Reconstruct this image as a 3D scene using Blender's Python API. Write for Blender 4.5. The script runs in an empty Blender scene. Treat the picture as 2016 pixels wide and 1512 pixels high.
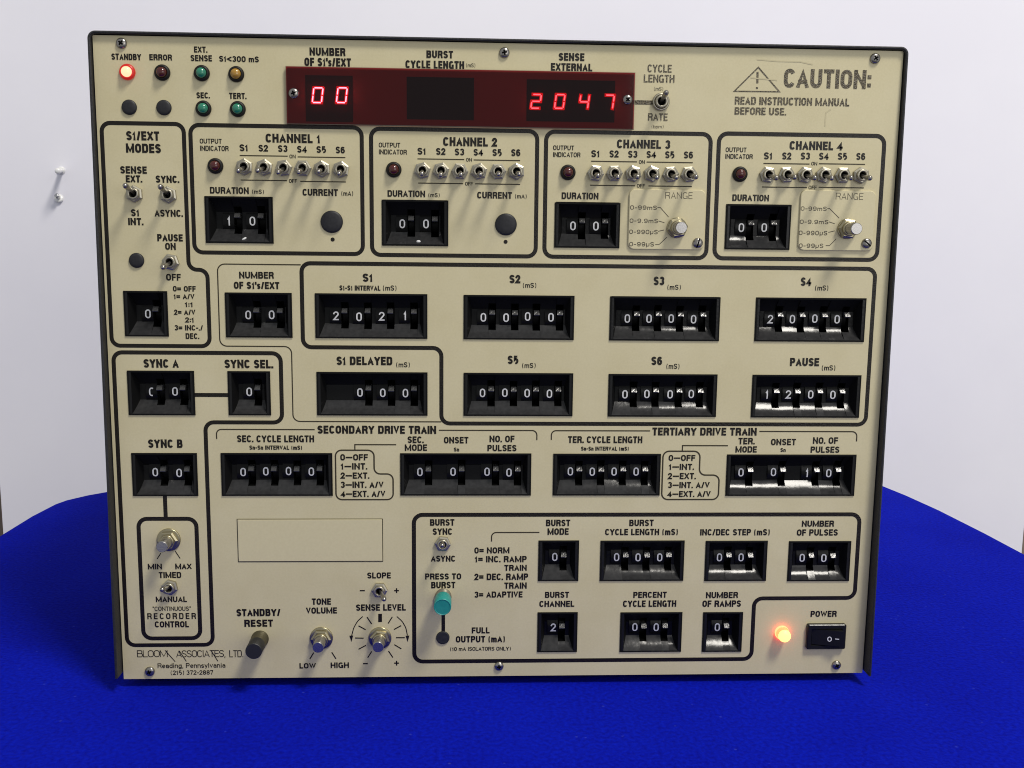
import bpy, math, random
from mathutils import Vector, Matrix

S = bpy.context.scene
COL = S.collection
random.seed(7)
PI = math.pi

# ------------------------------------------------------------------ camera, light, exposure
CAM = Vector((-0.01931, -0.55100, 0.26017))
RX = Vector((0.99899198, -0.04348159, 0.01115201))       # camera right
RD = Vector((0.00462388, -0.14743709, -0.98906063))      # camera down
RF = Vector((0.04465015, 0.9881152, -0.14708741))        # camera forward
F = 1961.51                                              # focal length in photo pixels
cam = bpy.data.cameras.new('camera')
cam.sensor_width = 36.0
cam.lens = F * 36.0 / 2016.0
cam.clip_start = 0.01
cam.clip_end = 50
co = bpy.data.objects.new('camera', cam)
COL.objects.link(co)
m = Matrix.Identity(4)
for i in range(3):
    m[i][0] = RX[i]; m[i][1] = -RD[i]; m[i][2] = -RF[i]; m[i][3] = CAM[i]
co.matrix_world = m
S.camera = co

W = bpy.data.worlds.new('World')
S.world = W
W.use_nodes = True
bg = W.node_tree.nodes['Background']
bg.inputs[0].default_value = (0.93, 0.96, 1.0, 1)
bg.inputs[1].default_value = 0.52

def area(name, loc, target, sx, sy, power, color):
    l = bpy.data.lights.new(name, 'AREA')
    l.shape = 'RECTANGLE'; l.size = sx; l.size_y = sy
    l.energy = power; l.color = color
    o = bpy.data.objects.new(name, l)
    COL.objects.link(o)
    o.location = loc
    o.rotation_euler = (Vector(target) - Vector(loc)).to_track_quat('-Z', 'Y').to_euler()
    return o
area('ceiling_light', (1.24, -1.42, 3.20), (0.0, 0.0, 0.15), 0.66, 0.72, 116, (1.0, 0.955, 0.87))
area('room_window', (0.70, -1.2, 0.52), (0.35, 0.2, 0.30), 0.86, 0.74, 4.0, (1.0, 0.98, 0.96))

S.view_settings.view_transform = 'Standard'
S.view_settings.look = 'None'
S.view_settings.exposure = 0.0
S.view_settings.gamma = 1.0
S.view_settings.use_curve_mapping = False
S.render.engine = 'CYCLES'
S.cycles.filter_width = 1.05

# ------------------------------------------------------------------ materials
def mat(name, col, rough=0.5, metal=0.0, spec=0.5, noise=None, bump=None, emit=None, estr=0, sheen=0, coat=0):
    """noise=(scale, second colour, contrast)  bump=(scale, strength, distance)"""
    M = bpy.data.materials.new(name)
    M.use_nodes = True
    nt = M.node_tree
    b = nt.nodes['Principled BSDF']
    b.inputs['Base Color'].default_value = (*col, 1)
    b.inputs['Roughness'].default_value = rough
    b.inputs['Metallic'].default_value = metal
    b.inputs['Specular IOR Level'].default_value = spec
    if sheen:
        b.inputs['Sheen Weight'].default_value = sheen
        b.inputs['Sheen Roughness'].default_value = 0.6
    if coat:
        b.inputs['Coat Weight'].default_value = coat
        b.inputs['Coat Roughness'].default_value = 0.05
    tc = nt.nodes.new('ShaderNodeTexCoord')
    if noise:
        n = nt.nodes.new('ShaderNodeTexNoise')
        n.inputs['Scale'].default_value = noise[0]
        n.inputs['Detail'].default_value = 6
        nt.links.new(tc.outputs['Object'], n.inputs['Vector'])
        r = nt.nodes.new('ShaderNodeValToRGB')
        c = noise[2]
        r.color_ramp.elements[0].position = 0.5 - c
        r.color_ramp.elements[1].position = 0.5 + c
        r.color_ramp.elements[0].color = (*col, 1)
        r.color_ramp.elements[1].color = (*noise[1], 1)
        nt.links.new(n.outputs['Fac'], r.inputs['Fac'])
        nt.links.new(r.outputs['Color'], b.inputs['Base Color'])
    if bump:
        n = nt.nodes.new('ShaderNodeTexNoise')
        n.inputs['Scale'].default_value = bump[0]
        n.inputs['Detail'].default_value = 4
        nt.links.new(tc.outputs['Object'], n.inputs['Vector'])
        bp = nt.nodes.new('ShaderNodeBump')
        bp.inputs['Strength'].default_value = bump[1]
        bp.inputs['Distance'].default_value = bump[2]
        nt.links.new(n.outputs['Fac'], bp.inputs['Height'])
        nt.links.new(bp.outputs['Normal'], b.inputs['Normal'])
    if emit:
        b.inputs['Emission Color'].default_value = (*emit, 1)
        b.inputs['Emission Strength'].default_value = estr
    return M

MT = {
 'panel': mat('cream_paint', (0.50, 0.45, 0.285), 0.42, noise=(900, (0.54, 0.485, 0.31), 0.25), bump=(2600, 0.10, 0.0003), spec=0.35),
 'plate': mat('cream_plate_paint', (0.515, 0.46, 0.29), 0.4, noise=(700, (0.545, 0.49, 0.31), 0.25), spec=0.35),
 'ink': mat('black_ink', (0.0085, 0.0062, 0.004), 0.24, spec=0.28, bump=(1500, 0.45, 0.0006)),
 'line': mat('brown_thin_ink', (0.035, 0.028, 0.016), 0.45, spec=0.2),
 'glintpaint': mat('ink_with_painted_glints', (0.035, 0.029, 0.018), 0.28, noise=(1100, (0.13, 0.105, 0.06), 0.13), bump=(1700, 0.9, 0.0006)),  # pale speckle painted in for light glinting off the rough ink
 'engrave': mat('engraved_filling', (0.075, 0.062, 0.038), 0.6),
 'case': mat('grey_hammer_paint', (0.010, 0.010, 0.011), 0.45, spec=0.35, noise=(900, (0.023, 0.023, 0.025), 0.2), bump=(1400, 0.5, 0.0006)),
 'black': mat('black_plastic', (0.009, 0.009, 0.009), 0.24, spec=0.2, bump=(500, 0.12, 0.0008)),
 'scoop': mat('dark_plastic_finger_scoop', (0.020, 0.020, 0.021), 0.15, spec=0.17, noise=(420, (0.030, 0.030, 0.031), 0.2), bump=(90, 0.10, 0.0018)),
 'void': mat('dark_cavity', (0.003, 0.003, 0.003), 0.9, spec=0.03)
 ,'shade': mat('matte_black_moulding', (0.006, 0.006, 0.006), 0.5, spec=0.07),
 'wheel': mat('charcoal_wheel_plastic', (0.040, 0.040, 0.040), 0.20, bump=(500, 0.3, 0.001)),
 'drum': mat('glossy_black_drum', (0.006, 0.006, 0.006), 0.25, bump=(350, 0.12, 0.001), spec=0.12),
 'white': mat('white_numeral_paint', (0.66, 0.66, 0.66), 0.5),
 'rubber': mat('black_rubber_plug', (0.012, 0.012, 0.014), 0.5, spec=0.3, noise=(700, (0.020, 0.020, 0.023), 0.2)),
 'bezel': mat('black_lamp_bezel', (0.008, 0.007, 0.006), 0.5, spec=0.25),
 'chrome': mat('chrome', (0.27, 0.255, 0.235), 0.24, metal=0.9),
 'nickel': mat('nickel_plating', (0.36, 0.335, 0.265), 0.34, metal=0.85),
 'brass': mat('pale_brass_plating', (0.36, 0.32, 0.205), 0.28, metal=0.95),
 'alu': mat('turned_aluminium', (0.34, 0.33, 0.32), 0.27, metal=0.95, bump=(1800, 0.10, 0.0004)),
 'olive': mat('dull_brass_collar', (0.10, 0.088, 0.052), 0.42, metal=0.7, bump=(900, 0.2, 0.0006)),
 'cap': mat('matte_black_button', (0.010, 0.010, 0.010), 0.5),
 'teal': mat('teal_button_plastic', (0.009, 0.215, 0.195), 0.36, noise=(300, (0.011, 0.25, 0.225), 0.25)),
 'teald': mat('teal_button_face', (0.006, 0.165, 0.16), 0.4, noise=(350, (0.009, 0.20, 0.19), 0.25)),
 'green': mat('green_lens', (0.012, 0.16, 0.095), 0.18, coat=0.5, emit=(0.01, 0.12, 0.07), estr=0.0),
 'amber': mat('amber_lens', (0.31, 0.165, 0.018), 0.18, coat=0.5),
 'red': mat('dark_red_lens', (0.055, 0.006, 0.005), 0.14, coat=0.25),
 'redlit': mat('lit_red_lens', (0.8, 0.1, 0.05), 0.3, emit=(1.0, 0.34, 0.20), estr=2.4),
 'redring': mat('bezel_painted_glow', (0.25, 0.010, 0.008), 0.35, emit=(1.0, 0.02, 0.01), estr=0.30),  # red glow of the lit lens painted onto its bezel
 'powerlit': mat('lit_amber_red_lens', (0.8, 0.25, 0.08), 0.3, emit=(1.0, 0.60, 0.15), estr=2.4),
 'powerside': mat('lit_red_lens_body', (0.8, 0.1, 0.05), 0.3, emit=(1.0, 0.19, 0.06), estr=2.6),
 'powerbase': mat('glowing_spill_flange', (0.7, 0.05, 0.03), 0.3, emit=(1.0, 0.09, 0.035), estr=9.0),  # flange made to glow so red light spills onto the panel
 'smudge': mat('pencil_smudge', (0.44, 0.39, 0.24), 0.5),
 'seg': mat('lit_segment', (0.6, 0.1, 0.1), 0.5, emit=(1.0, 0.66, 0.62), estr=8.0),
 'seghalo': mat('painted_segment_halo', (0.1, 0.0, 0.0), 0.6, emit=(1.0, 0.012, 0.03), estr=1.25),  # wider dim red stroke painted as the halo round lit segments
 'segb': mat('lit_segment_pale', (0.7, 0.3, 0.3), 0.5, emit=(1.0, 0.90, 0.88), estr=24.0),
 'modbrown': mat('display_module_plastic', (0.05, 0.022, 0.018), 0.35, spec=0.3),
 'modblack': mat('display_module_black', (0.020, 0.016, 0.017), 0.5, spec=0.3),
 'backred': mat('display_backing', (0.42, 0.36, 0.22), 0.6),
 'edge': mat('acrylic_cut_edge', (0.17, 0.14, 0.09), 0.5),
 'pin': mat('clear_white_pin_plastic', (0.75, 0.75, 0.74), 0.15, coat=0.6),
 'pinsteel': mat('pin_steel', (0.45, 0.45, 0.46), 0.25, metal=1.0),
 'board': mat('white_board_paint', (0.805, 0.795, 0.86), 0.6, noise=(6, (0.825, 0.815, 0.875), 0.3), bump=(900, 0.06, 0.0004), spec=0.25),
 'wall': mat('brown_wall_paint', (0.19, 0.145, 0.12), 0.8, noise=(3, (0.21, 0.165, 0.135), 0.3)),
 'floor': mat('dark_floor', (0.10, 0.09, 0.085), 0.7, noise=(4, (0.13, 0.12, 0.11), 0.3)),
}

def ageing(M, scale, lo, hi):
    nt = M.node_tree; b = nt.nodes['Principled BSDF']
    src = b.inputs['Base Color'].links[0].from_socket
    tc = nt.nodes.new('ShaderNodeTexCoord')
    n = nt.nodes.new('ShaderNodeTexNoise'); n.inputs['Scale'].default_value = scale; n.inputs['Detail'].default_value = 9; n.inputs['Roughness'].default_value = .62
    nt.links.new(tc.outputs['Object'], n.inputs['Vector'])
    r = nt.nodes.new('ShaderNodeValToRGB')
    r.color_ramp.elements[0].position = .36; r.color_ramp.elements[1].position = .64
    r.color_ramp.elements[0].color = (*lo, 1); r.color_ramp.elements[1].color = (*hi, 1)
    nt.links.new(n.outputs['Fac'], r.inputs['Fac'])
    mx = nt.nodes.new('ShaderNodeMixRGB'); mx.blend_type = 'MULTIPLY'; mx.inputs[0].default_value = 1
    nt.links.new(src, mx.inputs[1]); nt.links.new(r.outputs[0], mx.inputs[2]); nt.links.new(mx.outputs[0], b.inputs['Base Color'])
ageing(MT['panel'], 26, (.955, .945, .915), (1.02, 1.02, 1.03))
ageing(MT['board'], 3.0, (.975, .975, .985), (1.01, 1.01, 1.01))
# blue felt cloth
def felt():
    M = bpy.data.materials.new('blue_felt'); M.use_nodes = True
    nt = M.node_tree; b = nt.nodes['Principled BSDF']
    b.inputs['Roughness'].default_value = 0.95
    b.inputs['Specular IOR Level'].default_value = 0.05
    b.inputs['Sheen Weight'].default_value = 0.02
    b.inputs['Sheen Roughness'].default_value = 0.7
    b.inputs['Sheen Tint'].default_value = (0.15, 0.2, 1.0, 1)
    tc = nt.nodes.new('ShaderNodeTexCoord')
    n = nt.nodes.new('ShaderNodeTexNoise'); n.inputs['Scale'].default_value = 420; n.inputs['Detail'].default_value = 6
    n2 = nt.nodes.new('ShaderNodeTexNoise'); n2.inputs['Scale'].default_value = 9; n2.inputs['Detail'].default_value = 5
    lint = nt.nodes.new('ShaderNodeTexVoronoi'); lint.inputs['Scale'].default_value = 75
    for q in (n, n2, lint):
        nt.links.new(tc.outputs['Object'], q.inputs['Vector'])
    r = nt.nodes.new('ShaderNodeValToRGB')
    r.color_ramp.elements[0].position = 0.30; r.color_ramp.elements[1].position = 0.72
    r.color_ramp.elements[0].color = (0.0005, 0.0026, 0.235, 1)
    r.color_ramp.elements[1].color = (0.0009, 0.0080, 0.395, 1)
    nt.links.new(n.outputs['Fac'], r.inputs['Fac'])
    r2 = nt.nodes.new('ShaderNodeValToRGB')
    r2.color_ramp.elements[0].position = 0.35; r2.color_ramp.elements[1].position = 0.7
    r2.color_ramp.elements[0].color = (0.80, 0.80, 0.90, 1); r2.color_ramp.elements[1].color = (1.15, 1.2, 1.06, 1)
    nt.links.new(n2.outputs['Fac'], r2.inputs['Fac'])
    mul = nt.nodes.new('ShaderNodeMixRGB'); mul.blend_type = 'MULTIPLY'; mul.inputs[0].default_value = 1
    nt.links.new(r.outputs[0], mul.inputs[1]); nt.links.new(r2.outputs[0], mul.inputs[2])
    lr = nt.nodes.new('ShaderNodeValToRGB')          # stray pale fibres
    lr.color_ramp.elements[0].position = 0.035; lr.color_ramp.elements[1].position = 0.07
    lr.color_ramp.elements[0].color = (0.22, 0.22, 0.22, 1); lr.color_ramp.elements[1].color = (0, 0, 0, 1)
    nt.links.new(lint.outputs['Distance'], lr.inputs['Fac'])
    mx = nt.nodes.new('ShaderNodeMixRGB'); mx.inputs[2].default_value = (0.08, 0.11, 0.48, 1)
    nt.links.new(lr.outputs[0], mx.inputs[0]); nt.links.new(mul.outputs[0], mx.inputs[1])
    nt.links.new(mx.outputs[0], b.inputs['Base Color'])
    bp = nt.nodes.new('ShaderNodeBump'); bp.inputs['Strength'].default_value = 0.5; bp.inputs['Distance'].default_value = 0.0012
    nt.links.new(n.outputs['Fac'], bp.inputs['Height']); n3 = nt.nodes.new('ShaderNodeTexNoise'); n3.inputs['Scale'].default_value = 7; n3.inputs['Detail'].default_value = 2
    mp = nt.nodes.new('ShaderNodeMapping'); mp.inputs['Scale'].default_value = (1.0, .35, 1.0); mp.inputs['Rotation'].default_value = (0, 0, .5)
    nt.links.new(tc.outputs['Object'], mp.inputs['Vector']); nt.links.new(mp.outputs[0], n3.inputs['Vector'])
    b2 = nt.nodes.new('ShaderNodeBump'); b2.inputs['Strength'].default_value = 0.35; b2.inputs['Distance'].default_value = 0.02
    nt.links.new(n3.outputs['Fac'], b2.inputs['Height']); nt.links.new(bp.outputs['Normal'], b2.inputs['Normal'])
    nt.links.new(b2.outputs['Normal'], b.inputs['Normal'])
    return M
MT['felt'] = felt()

# red acrylic: tinted clear sheet with a glossy face
def acrylic():
    M = bpy.data.materials.new('red_acrylic'); M.use_nodes = True
    nt = M.node_tree; nt.nodes.clear()
    out = nt.nodes.new('ShaderNodeOutputMaterial')
    tr = nt.nodes.new('ShaderNodeBsdfTransparent'); tr.inputs[0].default_value = (0.42, 0.034, 0.048, 1)
    gl = nt.nodes.new('ShaderNodeBsdfGlossy'); gl.inputs['Roughness'].default_value = 0.06; gl.inputs[0].default_value = (1, 1, 1, 1)
    fr = nt.nodes.new('ShaderNodeFresnel'); fr.inputs[0].default_value = 1.32
    mx = nt.nodes.new('ShaderNodeMixShader')
    nt.links.new(fr.outputs[0], mx.inputs[0]); nt.links.new(tr.outputs[0], mx.inputs[1]); nt.links.new(gl.outputs[0], mx.inputs[2])
    nt.links.new(mx.outputs[0], out.inputs[0])
    return M
MT['acrylic'] = acrylic()

# ------------------------------------------------------------------ measuring: photo pixel -> point on the front panel
def pt(u, v, out=0.0):
    """point where the sight line of photo pixel (u, v) meets the plane 'out' metres in front of the panel"""
    d = RX * ((u - 1008) / F) + RD * ((v - 756) / F) + RF
    k = (-out - CAM.y) / d.y
    p = CAM + d * k
    return Vector((p.x, p.z))
def scale_at(u, v):
    a = pt(u - 5, v); b = pt(u + 5, v); c = pt(u, v - 5); d = pt(u, v + 5)
    return (b - a).length / 10, (d - c).length / 10

# ------------------------------------------------------------------ mesh collector
class MB:
    def __init__(s): s.v = []; s.f = []; s.mi = []; s.mats = []; s.sm = []
    def mid(s, m):
        if m not in s.mats: s.mats.append(m)
        return s.mats.index(m)
    def poly(s, pts, m, smooth=False):
        n = len(s.v); s.v += [tuple(p) for p in pts]
        s.f.append(tuple(range(n, n + len(pts)))); s.mi.append(s.mid(m)); s.sm.append(smooth)
    def grid(s, rows, m, close_u=False, smooth=True):
        n = len(s.v); R = len(rows); C = len(rows[0])
        for r in rows: s.v += [tuple(p) for p in r]
        k = s.mid(m)
        for i in range(R - 1):
            for j in range(C if close_u else C - 1):
                j2 = (j + 1) % C
                s.f.append((n + i * C + j, n + i * C + j2, n + (i + 1) * C + j2, n + (i + 1) * C + j))
                s.mi.append(k); s.sm.append(smooth)
    def box(s, a, b, m):
        x0, y0, z0 = a; x1, y1, z1 = b
        P = [(x0, y0, z0), (x1, y0, z0), (x1, y1, z0), (x0, y1, z0), (x0, y0, z1), (x1, y0, z1), (x1, y1, z1), (x0, y1, z1)]
        for q in ((0, 1, 5, 4), (1, 2, 6, 5), (2, 3, 7, 6), (3, 0, 4, 7), (4, 5, 6, 7), (3, 2, 1, 0)):
            s.poly([P[i] for i in q], m)
    def lathe(s, prof, m, n=32, sides=None, smooth=True, cx=0, cz=0, cap=True):
        """prof: list of (radius, out); axis along -Y (out of the panel)"""
        rows = []
        for r, o in prof:
            row = []
            for k in range(n):
                a = 2 * PI * k / n + (PI / n if sides else 0)
                row.append((cx + r * math.cos(a), -o, cz + r * math.sin(a)))
            rows.append(row)
        s.grid(rows, m, close_u=True, smooth=smooth)
        if cap and prof[-1][0] > 1e-7:
            s.poly(rows[-1], m)
    def build(s, name, parent=None, loc=(0, 0, 0)):
        me = bpy.data.meshes.new(name)
        me.from_pydata(s.v, [], s.f)
        for mm in s.mats: me.materials.append(MT[mm])
        me.polygons.foreach_set('material_index', s.mi)
        me.polygons.foreach_set('use_smooth', s.sm)
        me.validate(); me.update()
        o = bpy.data.objects.new(name, me)
        COL.objects.link(o)
        o.location = loc
        if parent: o.parent = parent
        return o
def recalc(o):
    import bmesh
    bm = bmesh.new(); bm.from_mesh(o.data)
    bmesh.ops.remove_doubles(bm, verts=bm.verts, dist=1e-6)
    bmesh.ops.recalc_face_normals(bm, faces=bm.faces)
    bm.to_mesh(o.data); bm.free()
    return o
def child_copy(o, parent, loc, rot=None):
    c = o.copy(); COL.objects.link(c); c.parent = parent; c.location = loc
    if rot: c.rotation_euler = rot
    return c
def tag(o, label=None, cat=None, group=None, kind=None):
    if label: o['label'] = label
    if cat: o['category'] = cat
    if group: o['group'] = group
    if kind: o['kind'] = kind

# ------------------------------------------------------------------ stroke lettering
def arc(cx, cy, rx, ry, a0, a1, n=8):
    return [(cx + rx * math.cos(math.radians(a0 + (a1 - a0) * i / n)), cy + ry * math.sin(math.radians(a0 + (a1 - a0) * i / n))) for i in range(n + 1)]
def fillet(pts, r, closed=False, n=6):
    out = []; N = len(pts)
    for i, p in enumerate(pts):
        if not closed and i in (0, N - 1): out.append(p); continue
        a = Vector(pts[i - 1]); b = Vector(p); c = Vector(pts[(i + 1) % N])
        u = (a - b); w = (c - b); lu, lw = u.length, w.length
        u /= lu; w /= lw
        ang = u.angle(w)
        if ang > 3.05: out.append(tuple(p)); continue
        t = min(r / math.tan(ang / 2), lu * .49, lw * .49); rr = t * math.tan(ang / 2)
        bis = (u + w).normalized(); cc = b + bis * (rr / math.sin(ang / 2))
        s0 = b + u * t; s1 = b + w * t
        a0 = math.atan2(s0.y - cc.y, s0.x - cc.x); a1 = math.atan2(s1.y - cc.y, s1.x - cc.x)
        d = a1 - a0
        while d > PI: d -= 2 * PI
        while d < -PI: d += 2 * PI
        for k in range(n + 1):
            q = a0 + d * k / n
            out.append((cc.x + rr * math.cos(q), cc.y + rr * math.sin(q)))
    return out
R = .30
_o = arc(.5, 1 - R, .5, R, 0, 180, 10) + arc(.5, R, .5, R, 180, 360, 10)
_c = arc(.5, 1 - R, .5, R, 0, 180, 10) + arc(.5, R, .5, R, 180, 360, 10)
_s = arc(.5, .77, .5, .23, 10, 180, 8) + arc(.5, .77, .5, .24, 180, 250, 4)[1:] + arc(.5, .23, .5, .26, 70, 0, 4) + arc(.5, .23, .5, .23, 0, -170, 8)[1:]
def D_(x0=0): return fillet([(x0, 0), (1, 0), (1, 1), (x0, 1)], .30)
# glyph: (width, [(points, closed, round-terminal)])
G = {
 'A': (.56, [([(0, 0), (.5, 1), (1, 0)], 0), ([(.18, .28), (.82, .28)], 0)]),
 'B': (.53, [([(0, 0), (0, 1)], 0), (fillet([(0, 1), (.92, 1), (.92, .53), (0, .53)], .2), 0), (fillet([(0, .53), (1, .53), (1, 0), (0, 0)], .22), 0)]),
 'C': (.52, [(arc(.5, 1 - R, .5, R, 22, 180, 9) + arc(.5, R, .5, R, 180, 338, 9), 1)]),
 'D': (.54, [([(0, 0), (0, 1)], 0), (D_(), 0)]),
 'E': (.46, [([(1, 0), (0, 0), (0, 1), (1, 1)], 0), ([(0, .52), (.9, .52)], 0)]),
 'F': (.45, [([(0, 0), (0, 1), (1, 1)], 0), ([(0, .5), (.9, .5)], 0)]),
 'G': (.54, [(arc(.5, 1 - R, .5, R, 32, 180, 9) + arc(.5, R, .5, R, 180, 360, 10) + [(1, .42), (.60, .42)], 1), ([(1, .3), (1, 0)], 0)]),
 'H': (.54, [([(0, 0), (0, 1)], 0), ([(1, 0), (1, 1)], 0), ([(0, .52), (1, .52)], 0)]),
 'I': (.16, [([(.5, 0), (.5, 1)], 0)]),
 'K': (.54, [([(0, 0), (0, 1)], 0), ([(1, 1), (.1, .42)], 0), ([(.35, .6), (1, 0)], 0)]),
 'L': (.44, [([(0, 1), (0, 0), (1, 0)], 0)]),
 'M': (.72, [([(0, 0), (0, 1)], 0), ([(1, 0), (1, 1)], 0), ([(0, 1), (.5, .05), (1, 1)], 0, .72)]),
 'N': (.57, [([(0, 0), (0, 1)], 0), ([(1, 0), (1, 1)], 0), ([(0, 1), (1, 0)], 0, .78)]),
 'O': (.54, [(_o, 2)]),
 'P': (.51, [([(0, 0), (0, 1)], 0), (fillet([(0, 1), (1, 1), (1, .46), (0, .46)], .25), 0)]),
 'R': (.54, [([(0, 0), (0, 1)], 0), (fillet([(0, 1), (1, 1), (1, .5), (0, .5)], .23), 0), ([(.55, .5), (.9, .36), (1, 0)], 0)]),
 'S': (.50, [(_s, 1)]),
 'T': (.48, [([(0, 1), (1, 1)], 0), ([(.5, 0), (.5, 1)], 0)]),
 'U': (.54, [([(0, 1)] + arc(.5, R, .5, R, 180, 360, 10) + [(1, 1)], 0)]),
 'V': (.54, [([(0, 1), (.5, 0), (1, 1)], 0)]),
 'W': (.78, [([(0, 1), (.25, 0), (.5, 1), (.75, 0), (1, 1)], 0)]),
 'X': (.54, [([(0, 0), (1, 1)], 0), ([(0, 1), (1, 0)], 0)]),
 'Y': (.54, [([(0, 1), (.5, .45), (1, 1)], 0), ([(.5, .45), (.5, 0)], 0)]),
 'Z': (.48, [([(0, 1), (1, 1), (0, 0), (1, 0)], 0)]),
 '0': (.50, [(_o, 2)]),
 '(0': (.50, [(_o[3:-4], 1)]),
 '1': (.30, [([(0, .76), (.6, 1), (.6, 0)], 0)]),
 '2': (.48, [(arc(.5, .73, .5, .27, 165, -20, 9) + [(0, 0), (1, 0)], 0)]),
 '3': (.49, [(arc(.5, .76, .47, .24, 165, -90, 9), 1), (arc(.5, .26, .5, .26, 90, -165, 9), 1)]),
 '4': (.53, [([(.75, 0), (.75, 1), (0, .27), (1, .27)], 0)]),
 '5': (.49, [([(.95, 1), (.12, 1), (.06, .50)] + arc(.48, .31, .52, .31, 120, -115, 9), 1)]),
 '6': (.50, [(arc(.5, .30, .5, .30, 0, 360, 14), 2), ([(0, .30), (0, .66)] + arc(.5, .70, .5, .30, 180, 25, 7), 1)]),
 '7': (.47, [([(0, 1), (1, 1), (.35, 0)], 0)]),
 '8': (.50, [(arc(.5, .76, .46, .24, 0, 360, 12), 2), (arc(.5, .26, .5, .26, 0, 360, 12), 2)]),
 '9': (.50, [(arc(.5, .70, .5, .30, 0, 360, 14), 2), (arc(.5, .30, .5, .30, -155, 0, 7) + [(1, .70)], 1)]),
 '.': (.14, [([(.5, 0), (.5, .001)], 0)]),
 ',': (.14, [([(.6, 0), (.3, -.16)], 0)]),
 ':': (.16, [([(.5, .12), (.5, .121)], 0), ([(.5, .66), (.5, .661)], 0)]),
 "'": (.12, [([(.5, .78), (.5, 1)], 0)]),
 '"': (.26, [([(.1, .85), (.1, 1)], 0), ([(.9, .85), (.9, 1)], 0)]),
 '!': (.16, [([(.5, .35), (.5, 1)], 0), ([(.5, 0), (.5, .001)], 0)]),
 '-': (.30, [([(0, .42), (1, .42)], 0)]),
 '\u2014': (.72, [([(0, .46), (1, .46)], 0)]),
 '+': (.56, [([(0, .5), (1, .5)], 0), ([(.5, .12), (.5, .88)], 0)]),
 '=': (.50, [([(0, .30), (1, .30)], 0), ([(0, .66), (1, .66)], 0)]),
 '<': (.56, [([(1, .85), (0, .46), (1, .08)], 0)]),
 '/': (.34, [([(0, 0), (1, 1)], 0)]),
 '(': (.27, [(arc(1.0, .45, 1.0, .66, 112, 248, 9), 1, .72)]),
 ')': (.27, [(arc(0, .45, 1.0, .66, 68, -68, 9), 1, .72)]),
 ' ': (.22, []),
 'a': (.42, [(arc(.5, .20, .5, .20, 0, 360, 10), 2), ([(1, 0), (1, .45)] + arc(.5, .45, .5, .23, 0, 150, 5), 0)]),
 'b': (.44, [([(0, 0), (0, 1)], 0), (arc(.5, .34, .5, .34, 0, 360, 12), 2)]),
 'd': (.44, [([(1, 0), (1, 1)], 0), (arc(.5, .34, .5, .34, 0, 360, 12), 2)]),
 'e': (.43, [([(0, .36), (1, .36)] + arc(.5, .34, .5, .34, 8, 320, 11), 1)]),
 'g': (.44, [(arc(.5, .34, .5, .34, 0, 360, 12), 2), ([(1, .68), (1, -.1)] + arc(.5, -.10, .5, .16, 0, -150, 6), 0)]),
 'i': (.15, [([(.5, 0), (.5, .68)], 0), ([(.5, .97), (.5, .98)], 0)]),
 'l': (.15, [([(.5, 0), (.5, 1)], 0)]),
 'm': (.66, [([(0, 0), (0, .68)], 0), ([(0, .48)] + arc(.25, .48, .25, .20, 180, 0, 6) + [(.5, 0)], 0), ([(.5, .48)] + arc(.75, .48, .25, .20, 180, 0, 6) + [(1, 0)], 0)]),
 'n': (.43, [([(0, 0), (0, .68)], 0), ([(0, .46)] + arc(.5, .46, .5, .22, 180, 0, 8) + [(1, 0)], 0)]),
 'p': (.44, [([(0, -.24), (0, .68)], 0), (arc(.5, .34, .5, .34, 0, 360, 12), 2)]),
 's': (.38, [([(x, y * .68) for x, y in _s], 1)]),
 'v': (.42, [([(0, .68), (.5, 0), (1, .68)], 0)]),
 'y': (.42, [([(0, .68), (.55, .02)], 0), ([(1, .68), (.35, -.24)], 0)]),
 '\u00b5': (.44, [([(0, -.24), (0, .68)], 0), ([(0, .25)] + arc(.5, .22, .5, .22, 180, 360, 8) + [(1, .68)], 0)]),
}
def stroke(mb, pts, w, m, y, closed=False, cap=0.0, clip=None, mapper=None):
    """flat ribbon of width w along pts (panel x, z)"""
    P = []
    for p in pts:
        p = Vector(p)
        if not P or (p - P[-1]).length > 1e-7: P.append(p)
    if closed and (P[0] - P[-1]).length < 1e-6: P.pop()
    N = len(P)
    if N < 2: return
    if not closed and cap:
        d = (P[1] - P[0]).normalized(); P[0] = P[0] - d * cap
        d = (P[-1] - P[-2]).normalized(); P[-1] = P[-1] + d * cap
    L = []; Rr = []
    h = w / 2
    for i in range(N):
        if closed: a, b, c = P[i - 1], P[i], P[(i + 1) % N]
        else: a, b, c = P[max(i - 1, 0)], P[i], P[min(i + 1, N - 1)]
        d1 = (b - a) if i > 0 or closed else (c - b)
        d2 = (c - b) if i < N - 1 or closed else (b - a)
        d1 = d1.normalized(); d2 = d2.normalized()
        n1 = Vector((-d1.y, d1.x)); n2 = Vector((-d2.y, d2.x))
        n = n1 + n2
        if n.length < 1e-4: n = n1.copy()
        n.normalize()
        k = h / max(n.dot(n1), .42)
        l = b + n * k; r = b - n * k
        if clip:
            for q in (l, r):
                q.y = min(max(q.y, clip[0]), clip[1])
        L.append(l); Rr.append(r)
    rows = []
    mp = mapper or (lambda x, z: (x, y, z))
    for l, r in zip(L, Rr): rows.append([mp(r.x, r.y), mp(l.x, l.y)])
    if closed: rows.append(rows[0])
    mb.grid(rows, m, smooth=False)
INK = 0.00012
_lay = [0]
def nexty(base=INK):
    _lay[0] = (_lay[0] + 1) % 40
    return -(base + _lay[0] * 1.2e-6)
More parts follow.
